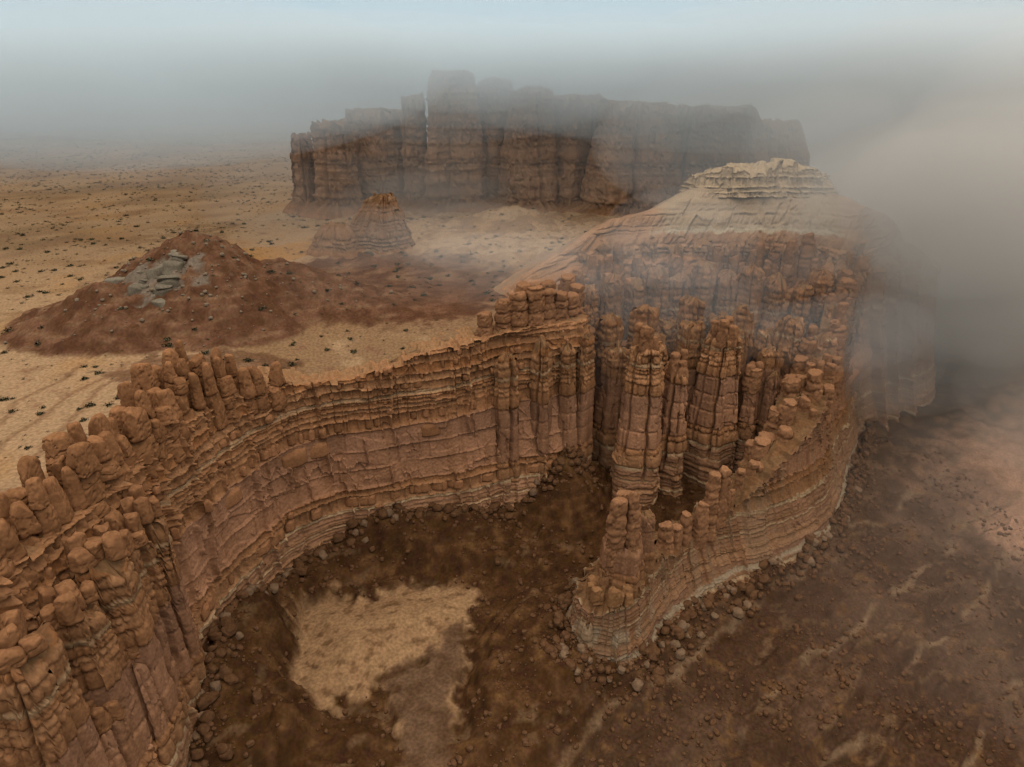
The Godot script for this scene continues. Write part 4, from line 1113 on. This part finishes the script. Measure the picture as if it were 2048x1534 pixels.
# ------------------------------------------------------------------ boulders
func build_stones() -> void:
	var crop := Node3D.new()
	crop.name = "pale_outcrop"; add_child(crop)
	tag(crop, "pale grey weathered outcrop high on the dark red mound", "rock outcrop")
	rng.seed = 66
	var greys := []
	for k in 5: greys.append(rock_block(1.0, 1.0, 1.0, 220 + k, 0.7, 4.0, 22, 16, Color(0.135, 0.108, 0.076), 0.4, 0.25))
	for k in 30:
		var x := -112.0 + rng.randfn() * 8.0; var z := -217.0 + rng.randfn() * 4.0 + 0.3 * (x + 112.0)
		var sz := 1.0 + 5.5 * pow(rng.randf(), 2.0)
		part_mesh("slab" if k % 3 else "rock", greys[k % 5], M.rock, crop, Transform3D(Basis.from_euler(Vector3(rng.randf_range(-0.3, 0.3), rng.randf() * TAU, 0)).scaled(Vector3(sz * 1.3, sz * rng.randf_range(0.5, 1.0), sz)), Vector3(x, plain_height(x, z) - sz * 0.55, z)))
	var mr := MultiMesh.new()
	mr.transform_format = MultiMesh.TRANSFORM_3D
	mr.mesh = rock_block(2.0, 1.4, 1.7, 91, 0.75, 3.0, 9, 6, Color(0.155, 0.11, 0.072), 0.3)
	mr.instance_count = 900
	for i in 900:
		var x := -108.0 + rng.randfn() * 26.0; var z := -226.0 + rng.randfn() * 17.0
		var k := 0.12 + 0.75 * pow(rng.randf(), 5.0)
		if mound_height(x, z) < 0.5: k = 0.12
		mr.set_instance_transform(i, Transform3D(Basis.from_euler(Vector3(rng.randf_range(-0.5, 0.5), rng.randf() * TAU, 0.0)).scaled(Vector3(k, k, k)), Vector3(x, plain_height(x, z) - 0.3 * k, z)))
	var mo := MultiMeshInstance3D.new()
	mo.name = "mound_rubble"; mo.multimesh = mr; mo.material_override = M.rock
	add_child(mo)
	tag(mo, "pale stones strewn over the red mound", "rubble", "", "stuff")
	rng.seed = 31
	var kinds := []
	for k in 6: kinds.append(rock_block(2.0, 1.5, 1.7, 40 + k, 0.75, 2.8 + 0.4 * (k % 3), 9, 6, Color(0.085, 0.042, 0.021) if k < 4 else Color(0.13, 0.078, 0.046), 0.3))
	var spots := []
	for i in 34000:
		var x := rng.randf_range(-70.0, 185.0); var z := rng.randf_range(-260.0, -85.0)
		if inside(x, z) > -7.0 or sand_mask(x, z) > 0.3 or absf(x) > -z * 1.05: continue
		var out := outward(x, z)
		if out < 0.0 and rng.randf() < 0.35: continue
		var by := fin_near(x, z)
		if by > 6.0 and n_low.get_noise_2d(x * 2.0, z * 2.0) + 0.4 * n_mid.get_noise_2d(x, z) < rng.randf_range(-0.5, 0.3): continue
		var r := 0.13 + 0.9 * pow(rng.randf(), 7.0)
		spots.append([r / sqrt(x * x + z * z + 20000.0), Vector3(x, floor_height(x, z) - 0.4 * r, z), r, out > 0.0])
	for i in 5200:   # debris along the foot of the rock
		var p := catmull(fin_rows, rng.randf_range(0.4, 13.0)) if i % 2 else catmull(main_rows, rng.randf_range(1.5, 14.0))
		var a := rng.randf() * TAU; var d := absf(rng.randfn()) * 4.5
		var x := p[3] + cos(a) * d; var z := p[5] + sin(a) * d
		if sand_mask(x, z) > 0.5: continue
		var r := 0.2 + 1.7 * pow(rng.randf(), 7.0)
		spots.append([r / sqrt(x * x + z * z + 20000.0), Vector3(x, floor_height(x, z) - 0.3 * r, z), r, outward(x, z) > 0.0])
	spots.sort_custom(func(a, b): return a[0] > b[0])
	var rest := []
	for i in spots.size():
		var q: Array = spots[i]
		if i < 290:
			var o := top_mesh("boulder", kinds[i % 6], M.rock)
			o.position = q[1]; o.rotation = Vector3(rng.randf_range(-0.4, 0.4), rng.randf() * TAU, rng.randf_range(-0.4, 0.4)); o.scale = Vector3(q[2], q[2] * rng.randf_range(0.8, 1.2), q[2])
			var pale := "pale tan" if i % 6 > 3 else "red brown"
			tag(o, pale + (" boulder lying on the open slope below the fin" if q[3] else " boulder lying on the dark floor inside the hollow"), "boulder", pale + (" boulders on the outer slope" if q[3] else " boulders in the hollow"))
		else:
			rest.append(q)
	var mm := MultiMesh.new()
	mm.transform_format = MultiMesh.TRANSFORM_3D
	mm.mesh = kinds[1]; mm.instance_count = rest.size()
	for i in rest.size():
		var k: float = rest[i][2]
		mm.set_instance_transform(i, Transform3D(Basis.from_euler(Vector3(rng.randf_range(-0.4, 0.4), rng.randf() * TAU, 0.0)).scaled(Vector3(k, k, k)), rest[i][1]))
	var o := MultiMeshInstance3D.new()
	o.name = "rubble"; o.multimesh = mm; o.material_override = M.rock
	add_child(o)
	tag(o, "loose rubble strewn over the canyon floor and outer slope", "rubble", "", "stuff")

# low cloud: thin overlapping volumes, nested so that the edges stay soft
func fog_mat(density: float, warm: float) -> FogMaterial:
	var k := int(round(log(density) * 5.0))
	var key := "fog%d_%d" % [k, int(warm * 10.0)]
	if not M.has(key):
		var m := FogMaterial.new()
		m.albedo = Color(0.87, 0.945, 0.985).lerp(Color(0.98, 0.92, 0.86), warm)  # warm end tints in the light bounced up from the red ground
		m.density = exp(k / 5.0)
		M[key] = m
	return M[key]

func fog(shape: int, at: Vector3, size: Vector3, density: float, turn: Vector3, warm := 0.0) -> void:
	var f := FogVolume.new()
	f.name = numbered("mist_bank")
	f.shape = shape
	f.size = size; f.position = at; f.rotation = turn
	f.material = fog_mat(density, warm)
	tag(f, "low cloud and mist drifting over the rock", "mist", "", "stuff")
	add_child(f, true)

func soft(at: Vector3, size: Vector3, tau: float, seed_: int, shells := 3, warm := 0.5) -> void:
	rng.seed = seed_
	var flat := minf(1.0, 1.2 * size.y / maxf(size.x, size.z))
	var turn := Vector3(rng.randf_range(-0.2, 0.2) * flat, rng.randf_range(-0.6, 0.6) * flat, rng.randf_range(-0.3, 0.3) * flat)
	for i in shells:
		var k := 1.0 - 0.82 * i / shells
		var j := Vector3(rng.randf_range(-1, 1), rng.randf_range(-1, 1), rng.randf_range(-1, 1)) * size * 0.11
		fog(RenderingServer.FOG_VOLUME_SHAPE_ELLIPSOID, at + j, size * k * Vector3(rng.randf_range(0.85, 1.15), rng.randf_range(0.85, 1.15), 1.0), tau / (size.z * shells * 0.6), turn + Vector3(0, 0, rng.randf_range(-0.2, 0.2) * flat), warm)

# an uneven bank: thin puffs scattered through a region
func bank(n: int, at: Vector3, spread: Vector3, size: Vector3, tau: float, seed_: int, warm := 0.5) -> void:
	rng.seed = seed_
	for i in n:
		var p := at + Vector3(rng.randfn(), rng.randfn(), rng.randfn()).limit_length(2.0) * spread
		var k := rng.randf_range(0.6, 1.4)
		var sz := size * k * Vector3(rng.randf_range(0.8, 1.3), rng.randf_range(0.7, 1.2), rng.randf_range(0.8, 1.2))
		fog(RenderingServer.FOG_VOLUME_SHAPE_ELLIPSOID, p, sz, tau * rng.randf_range(0.6, 1.4) / sz.z, Vector3(0.0, rng.randf_range(-0.5, 0.5), rng.randf_range(-0.4, 0.4) * minf(1.0, sz.y / sz.x)), warm)

func build_fog() -> void:
	# deck of cloud over the far country
	fog(RenderingServer.FOG_VOLUME_SHAPE_BOX, Vector3(-300, 45, -4960), Vector3(14000, 78, 9000), 0.0017, Vector3.ZERO, 0.2)
	for q in [[76.0, -330.0, 42.0, 0.0021], [90.0, -260.0, 46.0, 0.0021], [104.0, -340.0, 72.0, 0.0017]]:
		fog(RenderingServer.FOG_VOLUME_SHAPE_ELLIPSOID, Vector3(-300, q[0], q[1] - 4000.0), Vector3(12000, q[2] * 2.0, 8000), q[3], Vector3(0, 0.1 * (q[0] - 74.0) * 0.02, 0.0))
	# cloud hanging lower over the buttes and behind the ridge
	bank(12, Vector3(20, 80, -380), Vector3(170, 9, 36), Vector3(210, 52, 140), 0.5, 21, 0.3)
	bank(7, Vector3(170, 58, -420), Vector3(70, 14, 40), Vector3(210, 70, 160), 0.24, 22)
	soft(Vector3(-160, 80, -560), Vector3(1800, 40, 460), 1.3, 27, 2, 0.1)
	# the bank on the east side
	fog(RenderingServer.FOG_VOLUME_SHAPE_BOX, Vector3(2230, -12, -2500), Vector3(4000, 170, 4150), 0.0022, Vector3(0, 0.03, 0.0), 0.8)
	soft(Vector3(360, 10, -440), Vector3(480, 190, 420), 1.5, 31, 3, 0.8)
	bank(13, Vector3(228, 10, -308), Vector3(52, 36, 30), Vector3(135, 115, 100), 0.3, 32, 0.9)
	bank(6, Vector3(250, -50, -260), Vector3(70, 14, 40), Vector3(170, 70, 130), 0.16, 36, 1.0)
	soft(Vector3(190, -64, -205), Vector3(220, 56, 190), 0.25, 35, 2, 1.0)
	# wisps
	bank(9, Vector3(84, 0, -246), Vector3(36, 16, 10), Vector3(80, 44, 34), 0.075, 41)
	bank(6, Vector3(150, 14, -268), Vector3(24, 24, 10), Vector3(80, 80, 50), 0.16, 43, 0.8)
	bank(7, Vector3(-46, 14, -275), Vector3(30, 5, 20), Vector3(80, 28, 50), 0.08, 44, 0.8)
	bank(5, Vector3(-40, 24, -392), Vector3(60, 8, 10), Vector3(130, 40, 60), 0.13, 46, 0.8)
